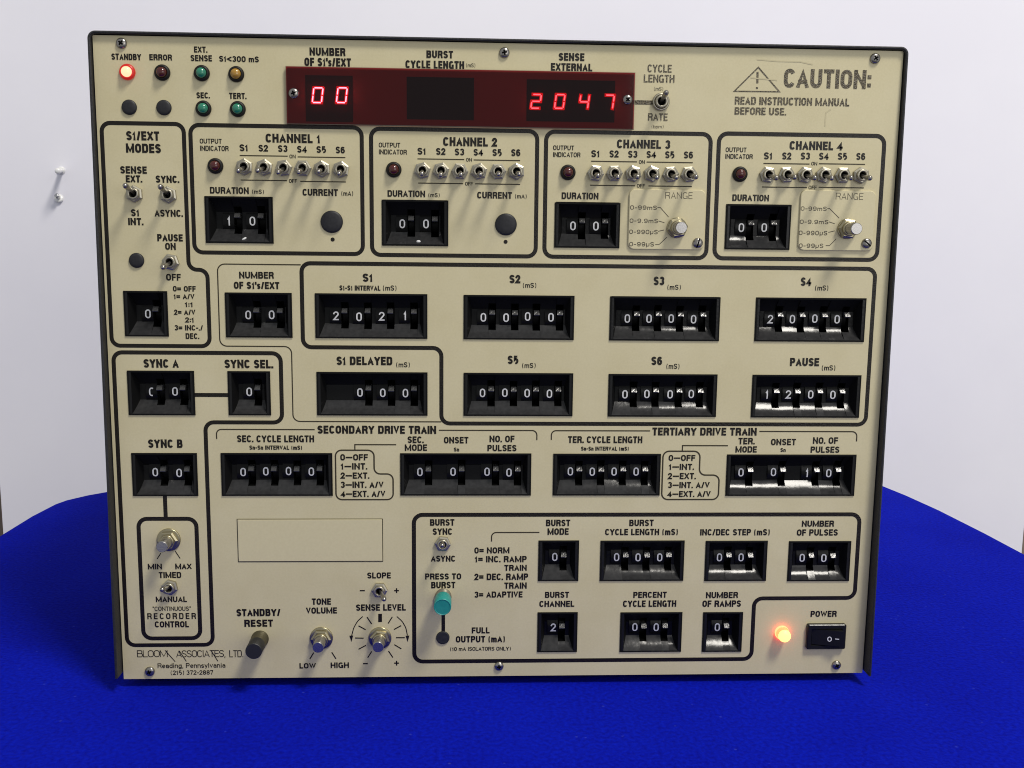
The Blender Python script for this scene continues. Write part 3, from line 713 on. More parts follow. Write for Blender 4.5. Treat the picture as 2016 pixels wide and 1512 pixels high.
LG = [
 [('STANDBY', 219.4, 277.7, 105.6, 118.1)], [('ERROR', 294, 338.5, 106.8, 118.9)], [('EXT.', 381.9, 408, 91.5, 103.6), ('SENSE', 375.2, 417.3, 108.3, 120.6)],
 [('S1<300 mS', 431.5, 509.6, 110.4, 122)], [('SEC.', 386.7, 413, 181.7, 193.5)], [('TERT.', 451.3, 485, 182.7, 194.8)],
 [('S1/EXT', 248.5, 313.5, 258.3, 276.5), ('MODES', 248, 316.7, 282.7, 301)],
 [('SENSE', 236.7, 289, 327.3, 341.9), ('EXT.', 247.7, 279.6, 345, 359.2)], [('SYNC.', 306.5, 352.5, 345.6, 360)],
 [('S1', 257.7, 274.4, 411.7, 425.8), ('INT.', 252.5, 282, 429, 443.3)], [('ASYNC.', 304.4, 359.8, 412.7, 426.7)],
 [('PAUSE', 309.6, 359.8, 461, 475.2), ('ON', 325.2, 346, 478, 491.9)], [('OFF', 327, 356, 539, 552.5)],
 [('0= OFF', 340.4, 385.4, 563, 574), ('1= A/V', 342, 382.7, 578.5, 589), ('1:1', 364, 380, 594.4, 604.6), ('2= A/V', 342.7, 384.4, 609.4, 620), ('2:1', 364.6, 382, 624.6, 635), ('3= INC-./', 343.5, 399.4, 640, 650.6), ('DEC.', 365.4, 392, 656, 667.3)],
 [('DURATION', 413.3, 489.8, 368.3, 381.5), ('(mS)', 496.3, 519.6, 373, 381.5, .165)], [('CURRENT', 595.8, 665.2, 372, 385.6), ('(mA)', 672, 695.4, 376.2, 385.4, .165)],
 [('DURATION', 763, 837, 374.8, 387.7), ('(mS)', 843.3, 865.8, 380, 388, .165)], [('CURRENT', 939.6, 1008, 377.8, 391), ('(mA)', 1014, 1037, 382, 390.6, .165)],
 [('DURATION', 1105.8, 1178.3, 379, 392.3)], [('DURATION', 1441.9, 1514, 383, 396)],
 [('NUMBER', 609.4, 680, 94, 110), ("OF S1's/EXT", 599.4, 691, 114, 130.8)],
 [('BURST', 839.6, 892, 99.6, 114.6), ('CYCLE LENGTH', 798.3, 914, 119.4, 135.4), ('(mS)', 917.7, 935.8, 124.6, 132.2, .12)],
 [('SENSE', 1100, 1150.6, 104.4, 119.8), ('EXTERNAL', 1084.6, 1166.3, 124.6, 140)],
 [('NUMBER', 470.8, 539, 535, 548.5), ("OF S1's/EXT", 460.4, 550, 554.8, 569)],
 [('S1', 714, 734, 538.5, 554.8), ('S1-S1 INTERVAL', 668.3, 749, 562, 572), ('(mS)', 753.8, 780.8, 561.8, 572, .165)],
 [('S1 DELAYED', 662.7, 772.5, 702, 718.8), ('(mS)', 780, 807, 713, 723, .165)],
 [('S2', 1003, 1024.6, 541, 557.7), ('(mS)', 1029.4, 1056, 556.8, 566.4, .165)], [('S5', 999.6, 1020.8, 700, 716.7), ('(mS)', 1028, 1054.8, 714.5, 724.2, .165)],
 [('S3', 1287, 1308, 544.4, 561.5), ('(mS)', 1314, 1340.6, 560.4, 570.4, .165)], [('S6', 1282.5, 1303.8, 702, 718.8), ('(mS)', 1312, 1338, 716, 726.2, .165)],
 [('S4', 1576.7, 1597.5, 546, 563), ('(mS)', 1604.8, 1631, 561.8, 571.8, .165)], [('PAUSE', 1555.4, 1612.7, 704.6, 720.8), ('(mS)', 1618, 1644.8, 719, 729.2, .165)],
 [('SYNC A', 282.7, 351.5, 707, 724)], [('SYNC SEL.', 442, 537.5, 708, 725)], [('SYNC B', 291.7, 359.4, 865, 881.7)],
 [('SEC. CYCLE LENGTH', 466.7, 618.5, 857, 870.6), ('Sn-Sn INTERVAL (mS)', 491, 594.8, 877, 885.4)],
 [('SECONDARY DRIVE TRAIN', 625.4, 859, 838, 854)],
 [('SEC.', 802.5, 834, 859, 872.3), ('MODE', 797, 840.8, 874.8, 887.7)], [('ONSET', 874, 922.3, 860, 873), ('Sn', 893.5, 904, 881, 888.8)],
 [('NO. OF', 963.8, 1013, 857.5, 870.6), ('PULSES', 959.6, 1016.9, 875.8, 888.3)],
 [('0\u2014OFF', 670, 724.4, 894, 906.5), ('1\u2014INT.', 671, 723, 911.7, 924.4), ('2\u2014EXT.', 670.6, 727, 930, 942.5), ('3\u2014INT. A/V', 670.6, 755, 948, 960.6), ('4\u2014EXT. A/V', 671, 758.5, 966, 978.5)],
 [('TER. CYCLE LENGTH', 1118.5, 1264.8, 858.8, 872.3), ('Sn-Sn INTERVAL (mS)', 1144, 1238, 879.2, 887.2)],
 [('TERTIARY DRIVE TRAIN', 1284.6, 1490, 841.9, 857.5)],
 [('TER.', 1453.8, 1486, 861.9, 874.8), ('MODE', 1448, 1490, 878.5, 891)], [('ONSET', 1518, 1567, 863.8, 876.5), ('Sn', 1536.5, 1547, 882, 889.8)],
 [('NO. OF', 1600.6, 1650, 860.8, 873.8), ('PULSES', 1596, 1652.7, 879, 891.5)],
 [('0\u2014OFF', 1316.5, 1369, 895.6, 907.5), ('1\u2014INT.', 1317, 1366.5, 913, 925), ('2\u2014EXT.', 1315, 1370, 931, 943.5), ('3\u2014INT. A/V', 1314.8, 1397, 948.8, 961), ('4\u2014EXT. A/V', 1314, 1399, 966.5, 978.5)],
 [('BURST', 846.7, 894.6, 1022, 1035), ('SYNC', 851.9, 890.4, 1040, 1053)], [('ASYNC', 848.5, 896.5, 1093.8, 1105.8)],
 [('PRESS TO', 837, 908, 1128.8, 1140.8), ('BURST', 849, 896.5, 1145.4, 1158)],
 [('0= NORM', 934, 1003, 1077.5, 1089.6), ('1= INC. RAMP', 935, 1037, 1094.6, 1107), ('TRAIN', 993, 1037, 1112, 1123.8), ('2= DEC. RAMP', 934, 1039.8, 1129, 1142), ('TRAIN', 993, 1037, 1146.7, 1159), ('3= ADAPTIVE', 934, 1028.8, 1164.4, 1176.5)],
 [('FULL', 928.8, 964, 1235, 1247), ('OUTPUT (mA)', 897.5, 994.4, 1252, 1264.6), ('(10 mA ISOLATORS ONLY)', 886.5, 1005.8, 1273.5, 1281, .17)],
 [('BURST', 1075, 1122.7, 1023, 1035.8), ('MODE', 1078, 1119.6, 1040, 1053)], [('BURST', 1239, 1287, 1023, 1035.8), ('CYCLE LENGTH (mS)', 1191.5, 1335, 1041, 1053.5)],
 [('INC/DEC STEP (mS)', 1378.8, 1516, 1041.5, 1054)], [('NUMBER', 1578.8, 1642, 1024.8, 1037), ('OF PULSES', 1569, 1649.6, 1042, 1054.6)],
 [('BURST', 1073, 1120.4, 1165, 1177), ('CHANNEL', 1062, 1130.8, 1182.7, 1194.8)], [('PERCENT', 1246.9, 1312.7, 1165, 1177), ('CYCLE LENGTH', 1226.7, 1331.5, 1182, 1194.8)],
 [('NUMBER', 1390, 1453, 1165.4, 1177.5), ('OF RAMPS', 1383, 1458.8, 1182, 1194.8)], [('POWER', 1596, 1647.3, 1202.5, 1214.4)],
 [('MIN', 291, 318.8, 1109.8, 1121), ('MAX', 345, 377, 1109.4, 1120.6), ('TIMED', 312.5, 356.7, 1126, 1138)],
 [('MANUAL', 306.7, 368, 1174.4, 1185.4), ('"CONTINUOUS"', 300.4, 376, 1194, 1202.5, .15)],
 [('RECORDER', 290, 385.8, 1207, 1218.8, .19, .26), ('CONTROL', 304.8, 371.9, 1223, 1235)],
 [('STANDBY/', 465.6, 552, 1198.8, 1213), ('RESET', 481, 537.5, 1219.8, 1234)],
 [('Reading, Pennsylvania', 310.4, 443.8, 1305.4, 1314.8, .145), ('(215) 372-2887', 336, 419.8, 1319.6, 1328.3, .16)],
 [('TONE', 614, 651.7, 1178, 1190.6), ('VOLUME', 602.7, 663.5, 1195.8, 1208)], [('SLOPE', 723, 769.4, 1127, 1138.8)],
 [('SENSE LEVEL', 701, 799, 1189.6, 1202.3)], [('LOW', 589.6, 621.9, 1305.4, 1316)], [('HIGH', 651, 687, 1304, 1315)],
]
for lines in LG:
    legend(panel, lines, label='printed words ' + ' '.join(l[0] for l in lines).replace('\u2014', ' '))
legend(panel, [('CYCLE', 1275, 1322.5, 127, 142.7), ('LENGTH', 1267.5, 1328, 147, 162.7), ('(mS)', 1287.7, 1305.8, 171, 178.6, .12)], m='glintpaint', label='printed words with painted-in glints: CYCLE LENGTH (mS)', weight=.18)
legend(panel, [('RATE', 1275.8, 1314.4, 223, 237.7), ('(bpm)', 1283, 1306.5, 245.8, 252.4, .12)], m='glintpaint', label='printed words with painted-in glints: RATE (bpm)', weight=.18)
legend(panel, [('CAUTION:', 1543.7, 1715.3, 136.5, 174), ('READ INSTRUCTION MANUAL', 1447, 1672.7, 192, 207.6), ('BEFORE USE.', 1446.5, 1548, 211.7, 226.4)], m='glintpaint', weight=.205, label='printed words with painted-in glints: CAUTION: READ INSTRUCTION MANUAL BEFORE USE.')
outline(panel, [([(1493, 132.6), (1445.5, 179.6), (1534.5, 180.6)], True, 2.6, 0, False), ([(1491.4, 141.5), (1491, 164)], False, 4.0, 0, False), ([(1490.3, 171.4), (1490.2, 175)], False, 4, 0, False)], m='glintpaint', name='caution_triangle', label='thin printed triangle with an exclamation mark')
outline(panel, [([(1490, 117), (1530, 120.5), (1575, 121.5), (1600, 127)], False, 2.2, 0, False), ([(1478, 153), (1530, 158)], False, 2.2, 0, False), ([(1624, 249), (1626, 222), (1636, 215)], False, 2.4, 0, False)], m='smudge', name='smudge', label='faint grey scuffs round the caution notice')
# maker's mark with its long slanted tails, thin lettering
legend(panel, [('BLOOM', 269.8, 330, 1280, 1293.6, .10, .02), ('ASSOCIATES,', 347, 444, 1280, 1293.6, .10, .02), ('LTD.', 451.5, 479, 1280, 1293.6, .10, .05)], label='thin stylised words BLOOM ASSOCIATES, LTD.')
outline(panel, [([(325, 1280), (345, 1302.5)], False, 1.6, 0, False), ([(353, 1281), (367, 1302)], False, 1.6, 0, False), ([(416, 1281), (429, 1301.5)], False, 1.6, 0, False)], name='lettering', label='long slanted tails of the maker lettering')
# scale marks
def zz(x, y): return (560 + x / 4.8, 1060 + y / 4.8)
tk = [((780, 743), (825, 808)), ((1020, 740), (980, 803)), ((700, 825), (768, 862)), ((1103, 823), (1035, 860)), ((668, 940), (748, 942)), ((1055, 937), (1137, 937)),
      ((700, 1047), (770, 1010)), ((1105, 1043), (1038, 1003)), ((787, 1127), (825, 1067)), ((1025, 1125), (983, 1063))]
paths = [([zz(*a), zz(*b)], False, 2.2, 0, False) for a, b in tk]
paths += [([zz(740, 737), zz(690, 782), zz(655, 845), zz(635, 920)], False, 1.9, 30, False), ([zz(1062, 737), zz(1115, 785), zz(1148, 845), zz(1162, 915)], False, 1.9, 30, False)]
paths += [([zz(904, 712), zz(904, 790)], False, 7.4, 0, False)]
paths += [([zz(712, 493), zz(760, 493)], False, 2.6, 0), ([zz(1037, 493), zz(1082, 493)], False, 2.6, 0), ([zz(1059.5, 470), zz(1059.5, 516)], False, 2.6, 0)]
paths += [([zz(743, 1183), zz(787, 1183)], False, 2.6, 0), ([zz(1037, 1178), zz(1083, 1178)], False, 2.6, 0), ([zz(1060, 1155), zz(1060, 1201)], False, 2.6, 0)]
sm_ = outline(panel, paths, name='scale_marks', label='dial marks, signs and curved arrows round the SENSE LEVEL shaft')
am = MB()
for cx_ in (632, 1163):
    P3 = [pt(*zz(cx_ - 18, 918)), pt(*zz(cx_ + 2, 976)), pt(*zz(cx_ + 18, 916))]
    am.poly([(p.x, -INK - 6e-5, p.y) for p in P3], 'ink')
am.build('arrow_heads', panel)
outline(panel, [([zz(277, 1078), zz(240, 1140)], False, 2.2, 0, False), ([zz(447, 1075), zz(487, 1137)], False, 2.2, 0, False)], name='scale_marks', label='two dial marks below the TONE VOLUME shaft')
outline(panel, [([(316.7, 1089), (309.4, 1100.4)], False, 1.8, 0, False), ([(345, 1084.8), (354.8, 1099.4)], False, 1.8, 0, False)], name='scale_marks', label='two dial marks below the recorder shaft')

# ---- blank label field, a thin plate with a fine gap round it
def plate_from(corners, thick, m, name, r=0.0, parent=root, off=0.0, edge_m=None, label=None):
    q = rect_snap([pt(*c) for c in corners], True)
    if r: q = fillet(q, r, True, 5)
    cx = sum(p[0] for p in q) / len(q); cz = sum(p[1] for p in q) / len(q)
    mb = MB(); bev = min(.0003, thick * .4)
    def ringat(o_, ins): return [(cx + (p[0] - cx) * (1 - ins / max(abs(p[0] - cx), 1e-4)) - cx, -o_, cz + (p[1] - cz) * (1 - ins / max(abs(p[1] - cz), 1e-4)) - cz) for p in q]
    a_, b_, c_ = ringat(off, 0), ringat(off + thick - bev, 0), ringat(off + thick, bev)
    mb.grid([a_, b_, c_], edge_m or m, close_u=True, smooth=False)
    mb.poly(c_, m)
    o = mb.build(name, parent, (cx, 0, cz))
    recalc(o)
    if label: o['label'] = label
    return o
plate_from([(467.7, 1023.3), (752.6, 1022), (752.6, 1103.4), (470, 1105.6)], .0005, 'plate', 'blank_label_plate', label='empty cream label field above TONE VOLUME')
outline(panel, [([(467.2, 1022.6), (753, 1021.4), (753.2, 1104), (469.5, 1106.4)], True, 2.0, 0)], m='line', label='fine line round the empty label field', base=INK)

# ---- range plates with engraved lettering
RP = .0012
for corners, lt, leads, scr, nm in (
   ([(1238.5, 372.3), (1388, 374), (1385.5, 492), (1236, 490.5)],
    [('RANGE', 1310, 1363.5, 378.3, 391.3, .085), ('0-99mS', 1240.8, 1293.3, 404.4, 412.9), ('0-9.9mS', 1239.8, 1295.4, 430.4, 439), ('0-990\u00b5S', 1239, 1295, 452.2, 460.8), ('0-99\u00b5S', 1239, 1287.5, 476.4, 485)],
    [[(1294.4, 408.5), (1300, 408.5), (1316.3, 427.3)], [(1296.5, 435), (1308, 438.3)], [(1295.8, 455.4), (1307.5, 452.7)], [(1290, 481.5), (1297.5, 481.5), (1313, 466.9)]], (1373.5, 478.3), 'CHANNEL 3'),
   ([(1575.3, 374.6), (1724.5, 375.5), (1716, 494), (1570.5, 492.5)],
    [('RANGE', 1645.8, 1699.6, 379.8, 393, .085), ('0-99mS', 1576.7, 1627.7, 406.5, 415), ('0-9.9mS', 1575, 1631, 432.6, 441), ('0-990\u00b5S', 1573, 1628.8, 454.2, 463), ('0-99\u00b5S', 1573, 1621, 479.4, 488)],
    [[(1628.8, 410.6), (1633.3, 410.6), (1652, 429.4)], [(1631.9, 436.7), (1643.3, 440.4)], [(1630.8, 457.5), (1643.3, 454.4)], [(1625.6, 483.5), (1633, 483.5), (1646.5, 470)]], (1705.8, 479), 'CHANNEL 4')):
    rp = plate_from(corners, RP, 'plate', 'range_plate', r=.0032, label='small raised cream RANGE plate in ' + nm)
    l = legend(rp, lt, m='engrave', weight=.165, base=RP + .00005, gap=.12)
    l.location = -rp.location
    mb = MB()
    for ld in leads: stroke(mb, [pt(*p, RP) for p in ld], .0004, 'engrave', -(RP + .00006))
    l2 = mb.build('leader_lines', rp); l2.location = -rp.location

# ---- thumbwheel boxes
tw_rng = random.Random(5)
def notch_x(dx): return dx + .0049
def make_thumbwheel(hole, dg, lab):
    xl, xr, zl, zr = hole
    cx, cz = (xl + xr) / 2, (zl + zr) / 2
    w, h = (xr - xl) / 2, (zr - zl) / 2
    D = .0060 + tw_rng.uniform(-.0005, .0005); rim = .0009; f = .0007
    sxp, syp = scale_at((dg[0][1]), dg[0][2])
    ds = []
    for chh, u, v in dg:
        p = pt(u, v, -.0035)                  # the numerals sit behind the panel plane
        ds.append((chh, p.x - cx, p.y - cz))
    zbt, zbb = h * .34, -h * .36             # band between the upper and lower scoop
    ins = .0036
    mb = MB()
    # rim
    o_ = [(-w, -h), (w, -h), (w, h), (-w, h)]
    rr = [[(x, .0016, z) for x, z in o_], [(x, -f + .0002, z) for x, z in o_],
          [(x - math.copysign(.0002, x), -f, z - math.copysign(.0002, z)) for x, z in o_],
          [(x - math.copysign(rim, x), -f, z - math.copysign(rim, z)) for x, z in o_]]
    mb.grid(rr, 'shade', close_u=True, smooth=False)
    W2, H2 = w - rim, h - rim
    nW = .0021
    notches = [notch_x(d[1]) for d in ds if d[0] != ' ']
    notches = [n for n in notches if n + nW < W2 - ins + .0012]
    wid_f = W2 - .0012; wid_b = W2 - ins
    N = 8
    def scoop(sign, zf, zb, mname):
        # column edges across the width at the back; the front is a little wider
        xs_ = [-wid_b]
        kinds = []
        for n in notches:
            kinds.append(0); xs_.append(n - nW); kinds.append(1); xs_.append(n + nW)
        kinds.append(0); xs_.append(wid_b)
        for i, kd in enumerate(kinds):
            rows = []
            # every wheel is a module of its own: its moulding sits a little differently from the next
            A_ = tw_rng.uniform(.52, .90); B_ = 1 - A_
            jl, jr = tw_rng.uniform(-.0002, .0002), tw_rng.uniform(-.0002, .0002)
            for k in range(N + 1):
                t_ = k / N * (.62 if kd else 1.0)
                y = -f + (D + f) * (A_ * t_ + B_ * math.sin(t_ * PI / 2)); z = zf + (zb - zf) * (A_ * t_ + B_ * (1 - math.cos(t_ * PI / 2)))
                s_ = 1 - t_
                wd = 1 + (wid_f / wid_b - 1) * s_
                def X(xx): return xx * wd if abs(abs(xx) - wid_b) < 1e-6 else xx
                rows.append([(X(xs_[i]), y + jl * t_, z), (X(xs_[i + 1]), y + jr * t_, z)])
            mb.grid(rows, mname, smooth=True)
            if kd:   # lip and cheeks of the notch
                e0, e1 = rows[-1]
                mb.poly([e0, e1, (e1[0], D + .006, e1[2] - sign * .0002), (e0[0], D + .006, e0[2] - sign * .0002)], 'void')
                full = []
                for k in range(5):
                    t_ = .62 + .38 * k / 4
                    full.append((-f + (D + f) * (.72 * t_ + .28 * math.sin(t_ * PI / 2)), zf + (zb - zf) * (.72 * t_ + .28 * (1 - math.cos(t_ * PI / 2)))))
                for ee in (e0, e1):
                    for k in range(4):
                        mb.poly([(ee[0], full[k][0], full[k][1]), (ee[0], full[k + 1][0], full[k + 1][1]), (ee[0], D + .006, full[k + 1][1]), (ee[0], D + .006, full[k][1])], 'void')
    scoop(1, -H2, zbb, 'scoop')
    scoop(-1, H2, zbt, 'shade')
    # side cheeks
    for s_ in (-1, 1):
        rowsA = []
        for k in range(N + 1):
            t_ = k / N
            q_ = .72 * t_ + .28 * (1 - math.cos(t_ * PI / 2)); y = -f + (D + f) * (.72 * t_ + .28 * math.sin(t_ * PI / 2))
            zlo = -H2 + (zbb + H2) * q_; zhi = H2 + (zbt - H2) * q_
            xx = wid_b + (wid_f - wid_b) * (1 - t_)
            rowsA.append([(s_ * xx, y, zlo), (s_ * xx, y, zhi)])
        mb.grid(rowsA, 'shade')
        mb.poly([(s_ * W2, -f, -H2), (s_ * wid_f, -f + .00001, -H2), (s_ * wid_f, -f + .00001, H2), (s_ * W2, -f, H2)], 'black')
        mb.poly([(s_ * wid_b, D, zbb), (s_ * wid_b, D + .008, zbb), (s_ * wid_b, D + .008, zbt), (s_ * wid_b, D, zbt)], 'black')
    # dark window strip between the wheels
    segx = [-wid_b]
    for n in notches: segx += [n - nW, n + nW]
    segx.append(wid_b)
    for k in range(0, len(segx), 2):
        mb.poly([(segx[k], D - .0002, zbb), (segx[k + 1], D - .0002, zbb), (segx[k + 1], D - .0002, zbt), (segx[k], D - .0002, zbt)], 'drum')
    # dark inside
    Db = D + .008
    mb.poly([(-W2, Db, -H2), (W2, Db, -H2), (W2, Db, H2), (-W2, Db, H2)], 'void')
    # small moulded bar between the columns
    hs = mb.build('thumbwheel_switch', root, (cx, 0, cz))
    hs['label'] = 'black thumbwheel switch: ' + lab
    # dials and wheels
    r = .0092
    for chh, dx, dz in ds:
        if chh == ' ': continue          # a blank position has no wheel
        dm = MB()
        front = D - .0014
        def cyl(x0_, x1_, rad, yc, m_, n=14, a=1.05, teeth=0):
            rows = []
            for k in range(n + 1):
                th_ = -a + 2 * a * k / n
                rd = rad
                if teeth and k % 2: rd = rad - teeth
                rows.append([(x0_, yc - rd * math.cos(th_), rd * math.sin(th_)), (x1_, yc - rd * math.cos(th_), rd * math.sin(th_))])
            dm.grid(rows, m_, smooth=not teeth)
            for xx in (x0_, x1_):
                for k in range(n):
                    i_ = 0 if xx == x0_ else 1
                    dm.poly([(xx, yc, 0), rows[k][i_], rows[k + 1][i_]], m_)
        yc = front + r
        cyl(-.0034, .0027, r, yc, 'drum')
        dm2 = dm
        if chh != ' ':
            hh = .0049; ww = .0031
            if chh == '1': ww = .0016
            gname = '(0' if chh == '(' else chh
            def mapper(x, z, yc=yc, r=r):
                zz_ = max(-.008, min(.008, z))
                return (x, yc - math.sqrt(r * r - zz_ * zz_) - .00006, z)
            gw, strokes = G[gname]
            sw = hh * .15; hw = sw / 2
            for pts, clo in strokes:
                q = [((px - .5) * (ww - sw), dz * .0 - hh / 2 + hw + py * (hh - sw)) for px, py in pts]
                q = [Vector(p) for p in q]
                fine = []
                for a_, b_ in zip(q[:-1], q[1:]):
                    n_ = max(1, int((b_ - a_).length / .0006))
                    for k in range(n_): fine.append(a_ + (b_ - a_) * k / n_)
                fine.append(q[-1])
                stroke(dm, fine, sw, 'white', 0, closed=(clo == 2), cap=(hw if clo == 0 else 0), mapper=mapper)
        dd = dm.build('numeral_dial', hs, (dx, 0, dz))
        dm = MB()
        ofs = notch_x(0)
        if notch_x(dx) + nW < W2 - ins + .0012:
            cyl(-.0016, .0016, .0050, D + .0020 + .0050, 'shade', n=16, a=1.5)
            zt_ = (zbt - zbb) / 2 - .0003
            tp = [(D + .002, zt_), (.0036, zt_), (.0017, zt_ - .0023), (.0019, zt_ - .0027), (D + .002, zt_ - .0031)]
            dm.grid([[(-.0015, y_, z_) for y_, z_ in tp], [(.0015, y_, z_) for y_, z_ in tp]], 'wheel', smooth=False)
            for xx in (-.0015, .0015): dm.poly([(xx, y_, z_) for y_, z_ in tp], 'wheel')
            dm.build('toothed_wheel', hs, (dx + ofs, 0, (zbt + zbb) / 2 + random.uniform(-.0002, .0002)))
    return hs
for hole, twd in zip(holes, TW): make_thumbwheel(hole, twd[4], twd[5])
# white specks (decimal marks) on the lower scoop of channels 1 and 2
for (u, v, nm, rx, rz) in ((479, 470.4, 'CHANNEL 1', .0013, .0007), (823.5, 475.6, 'CHANNEL 2', .0012, .0008)):
    host = [c for c in root.children if c.name.startswith('thumbwheel_switch') and ('DURATION of ' + nm) in c.get('label', '')][0]
    p = pt(u, v, .0009)
    k = MB(); k.lathe([(1, 0), (.9, .0004), (.5, .0007), (0, .0008)], 'white', 14, cap=False)
    for i, q in enumerate(k.v): k.v[i] = (q[0] * rx, q[1], q[2] * rz + (q[0] * .0006 if nm.endswith('1') else 0))
    o = k.build('decimal_mark', host); o.location = Vector((p.x, 0.0012, p.y)) - host.location

# ---- toggle switches
nut = MB()
hexr = .0040 / math.cos(PI / 6)
nut.lathe([(hexr, 0), (hexr, .0018)], 'nickel', 6, smooth=False, cap=False)
nut.lathe([(hexr, .0018), (.0037, .0022), (.0031, .0022)], 'nickel', 6, smooth=False, cap=False)
nut.lathe([(.0031, .0012), (.0031, .0036), (.0028, .0040), (.0021, .0040), (.0019, .0037), (.0019, .0008)], 'nickel', 28, cap=False)
nut.lathe([(.0020, .0009), (.0, .0010)], 'void', 20, cap=False)
lever = MB()
lp = [(.0008, .0010), (.00095, .0040), (.0011, .0080), (.0014, .0118), (.00152, .0136), (.00148, .0148), (.0012, .0158), (.0007, .0163), (.0, .0165)]
lever.lathe(lp, 'chrome', 20)
ringnut = MB()
ringnut.lathe([(.0046, 0), (.0047, .0016), (.0044, .0021), (.0040, .0022), (.0036, .0019)], 'nickel', 36, cap=False)
ringnut.lathe([(.0034, .0010), (.0034, .0034), (.0031, .0038), (.0024, .0038), (.0021, .0035), (.0021, .0008)], 'nickel', 28, cap=False)
ringnut.lathe([(.0022, .0009), (.0, .0010)], 'void', 20, cap=False)
protoN = [None, None]; protoL = [None]
def toggle(u, v, tx, label, tz=0.0, rot=0.0, ringed=False):
    """tx > 0: lever up; tz > 0: lever to the right"""
    p = pt(u, v, .002)
    k = 1 if ringed else 0
    if protoN[k] is None:
        protoN[k] = recalc((ringnut if ringed else nut).build('toggle_switch', root)); s = protoN[k]
    else: s = child_copy(protoN[k], root, (0, 0, 0))
    s.location = (p.x, 0, p.y); s.rotation_euler = (0, rot, 0)
    s['label'] = label
    if protoL[0] is None:
        protoL[0] = lever.build('lever', s); l = protoL[0]
    else: l = child_copy(protoL[0], s, (0, 0, 0))
    l.parent = s
    # undo the nut's turn, then tilt
    l.rotation_euler = (Matrix.Rotation(-rot, 3, 'Y') @ Matrix.Rotation(-math.radians(tx), 3, 'X') @ Matrix.Rotation(math.radians(tz), 3, 'Z')).to_euler()
chs = [[(480.4, 328.3), (519.6, 329.4), (558, 330.4), (595.8, 330.9), (633.3, 332.5), (670.8, 333.5)],
       [(831.5, 335.6), (868.3, 336), (905.4, 336.7), (943, 337), (980.8, 337.3), (1016.9, 337.5)],
       [(1173, 340.8), (1210, 341), (1247.3, 341.9), (1284, 342.2), (1321, 343), (1357, 343)],
       [(1512.5, 344), (1549.5, 344), (1586.5, 344.4), (1623.5, 344.4), (1660.5, 345), (1696.5, 345)]]
rr_ = random.Random(3)
for ci, row in enumerate(chs):
    for si, (u, v) in enumerate(row):
        toggle(u, v, -10 + rr_.uniform(-2, 2), 'toggle S%d of CHANNEL %d, down at OFF' % (si + 1, ci + 1), rot=rr_.uniform(0, PI / 3), tz=rr_.uniform(-3, 3))
toggle(263.2, 381.5, 14, 'toggle between SENSE EXT. and S1 INT., up', rot=.5)
toggle(330.4, 383.5, 14, 'toggle between SYNC. and ASYNC., up', rot=.45)
toggle(335, 516, -9, 'toggle below PAUSE ON, down at OFF', rot=.2)
toggle(1302, 200, 11, 'round-collared toggle between CYCLE LENGTH and RATE, up', ringed=True)
toggle(871.7, 1071.5, 13, 'toggle below BURST SYNC, up', rot=.1)
toggle(747, 1163, -1, 'toggle below SLOPE, pushed towards the plus sign', tz=14, rot=.02)
toggle(333.3, 1157.5, 14, 'toggle between TIMED and MANUAL, up', rot=.3)

# ---- indicator lamps
def ledbez(mname):
    b_ = MB()
    b_.lathe([(.0041, 0), (.0042, .0008), (.0039, .0016), (.0033, .0021), (.0028, .0021), (.0026, .0012)], mname, 32, cap=False)
    return b_
def lens(mname):
    b_ = MB()
    pr = [(.0027, .0008), (.0027, .0022)]
    for k in range(1, 7):
        a_ = k / 6 * PI / 2; pr.append((.0027 * math.cos(a_), .0022 + .0022 * math.sin(a_)))
    b_.lathe(pr, mname, 28, cap=False)
    return b_
LED = [(250.2, 141.5, 'redlit', 'lit red STANDBY lamp'), (319, 142.7, 'red', 'dark red ERROR lamp'), (396.9, 143.8, 'green', 'green EXT. SENSE lamp'),
       (464.8, 145.8, 'amber', 'amber S1 below 300 mS lamp'), (400.2, 213.5, 'green', 'green SEC. lamp'), (467.9, 214.6, 'green', 'green TERT. lamp'),
       (423.8, 326.7, 'red', 'dark red output lamp of CHANNEL 1'), (775.2, 334, 'red', 'dark red output lamp of CHANNEL 2'),
       (1118.3, 339.4, 'red', 'dark red output lamp of CHANNEL 3'), (1457.3, 342.9, 'red', 'dark red output lamp of CHANNEL 4')]
for u, v, mm_, lab in LED:
    p = pt(u, v, .001)
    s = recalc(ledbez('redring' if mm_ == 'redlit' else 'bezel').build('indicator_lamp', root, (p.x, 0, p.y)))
    s['label'] = lab
    recalc(lens(mm_).build('lens', s))
# lit power lamp
p = pt(1539, 1245)
pb = MB(); pb.lathe([(.0042, 0), (.0042, .0010), (.0038, .0014)], 'powerbase', 30, cap=False)
pl = recalc(pb.build('power_lamp', root, (p.x, 0, p.y))); pl['label'] = 'glowing red and yellow power lamp beside the rocker switch'
pb = MB(); pb.lathe([(.0036, .0010), (.0036, .0050)], 'powerside', 30, cap=False)
pb.lathe([(.0036, .0050), (.0035, .0062), (.0029, .0070), (.0015, .0073), (0, .0074)], 'powerlit', 30, cap=False)
recalc(pb.build('lens', pl))

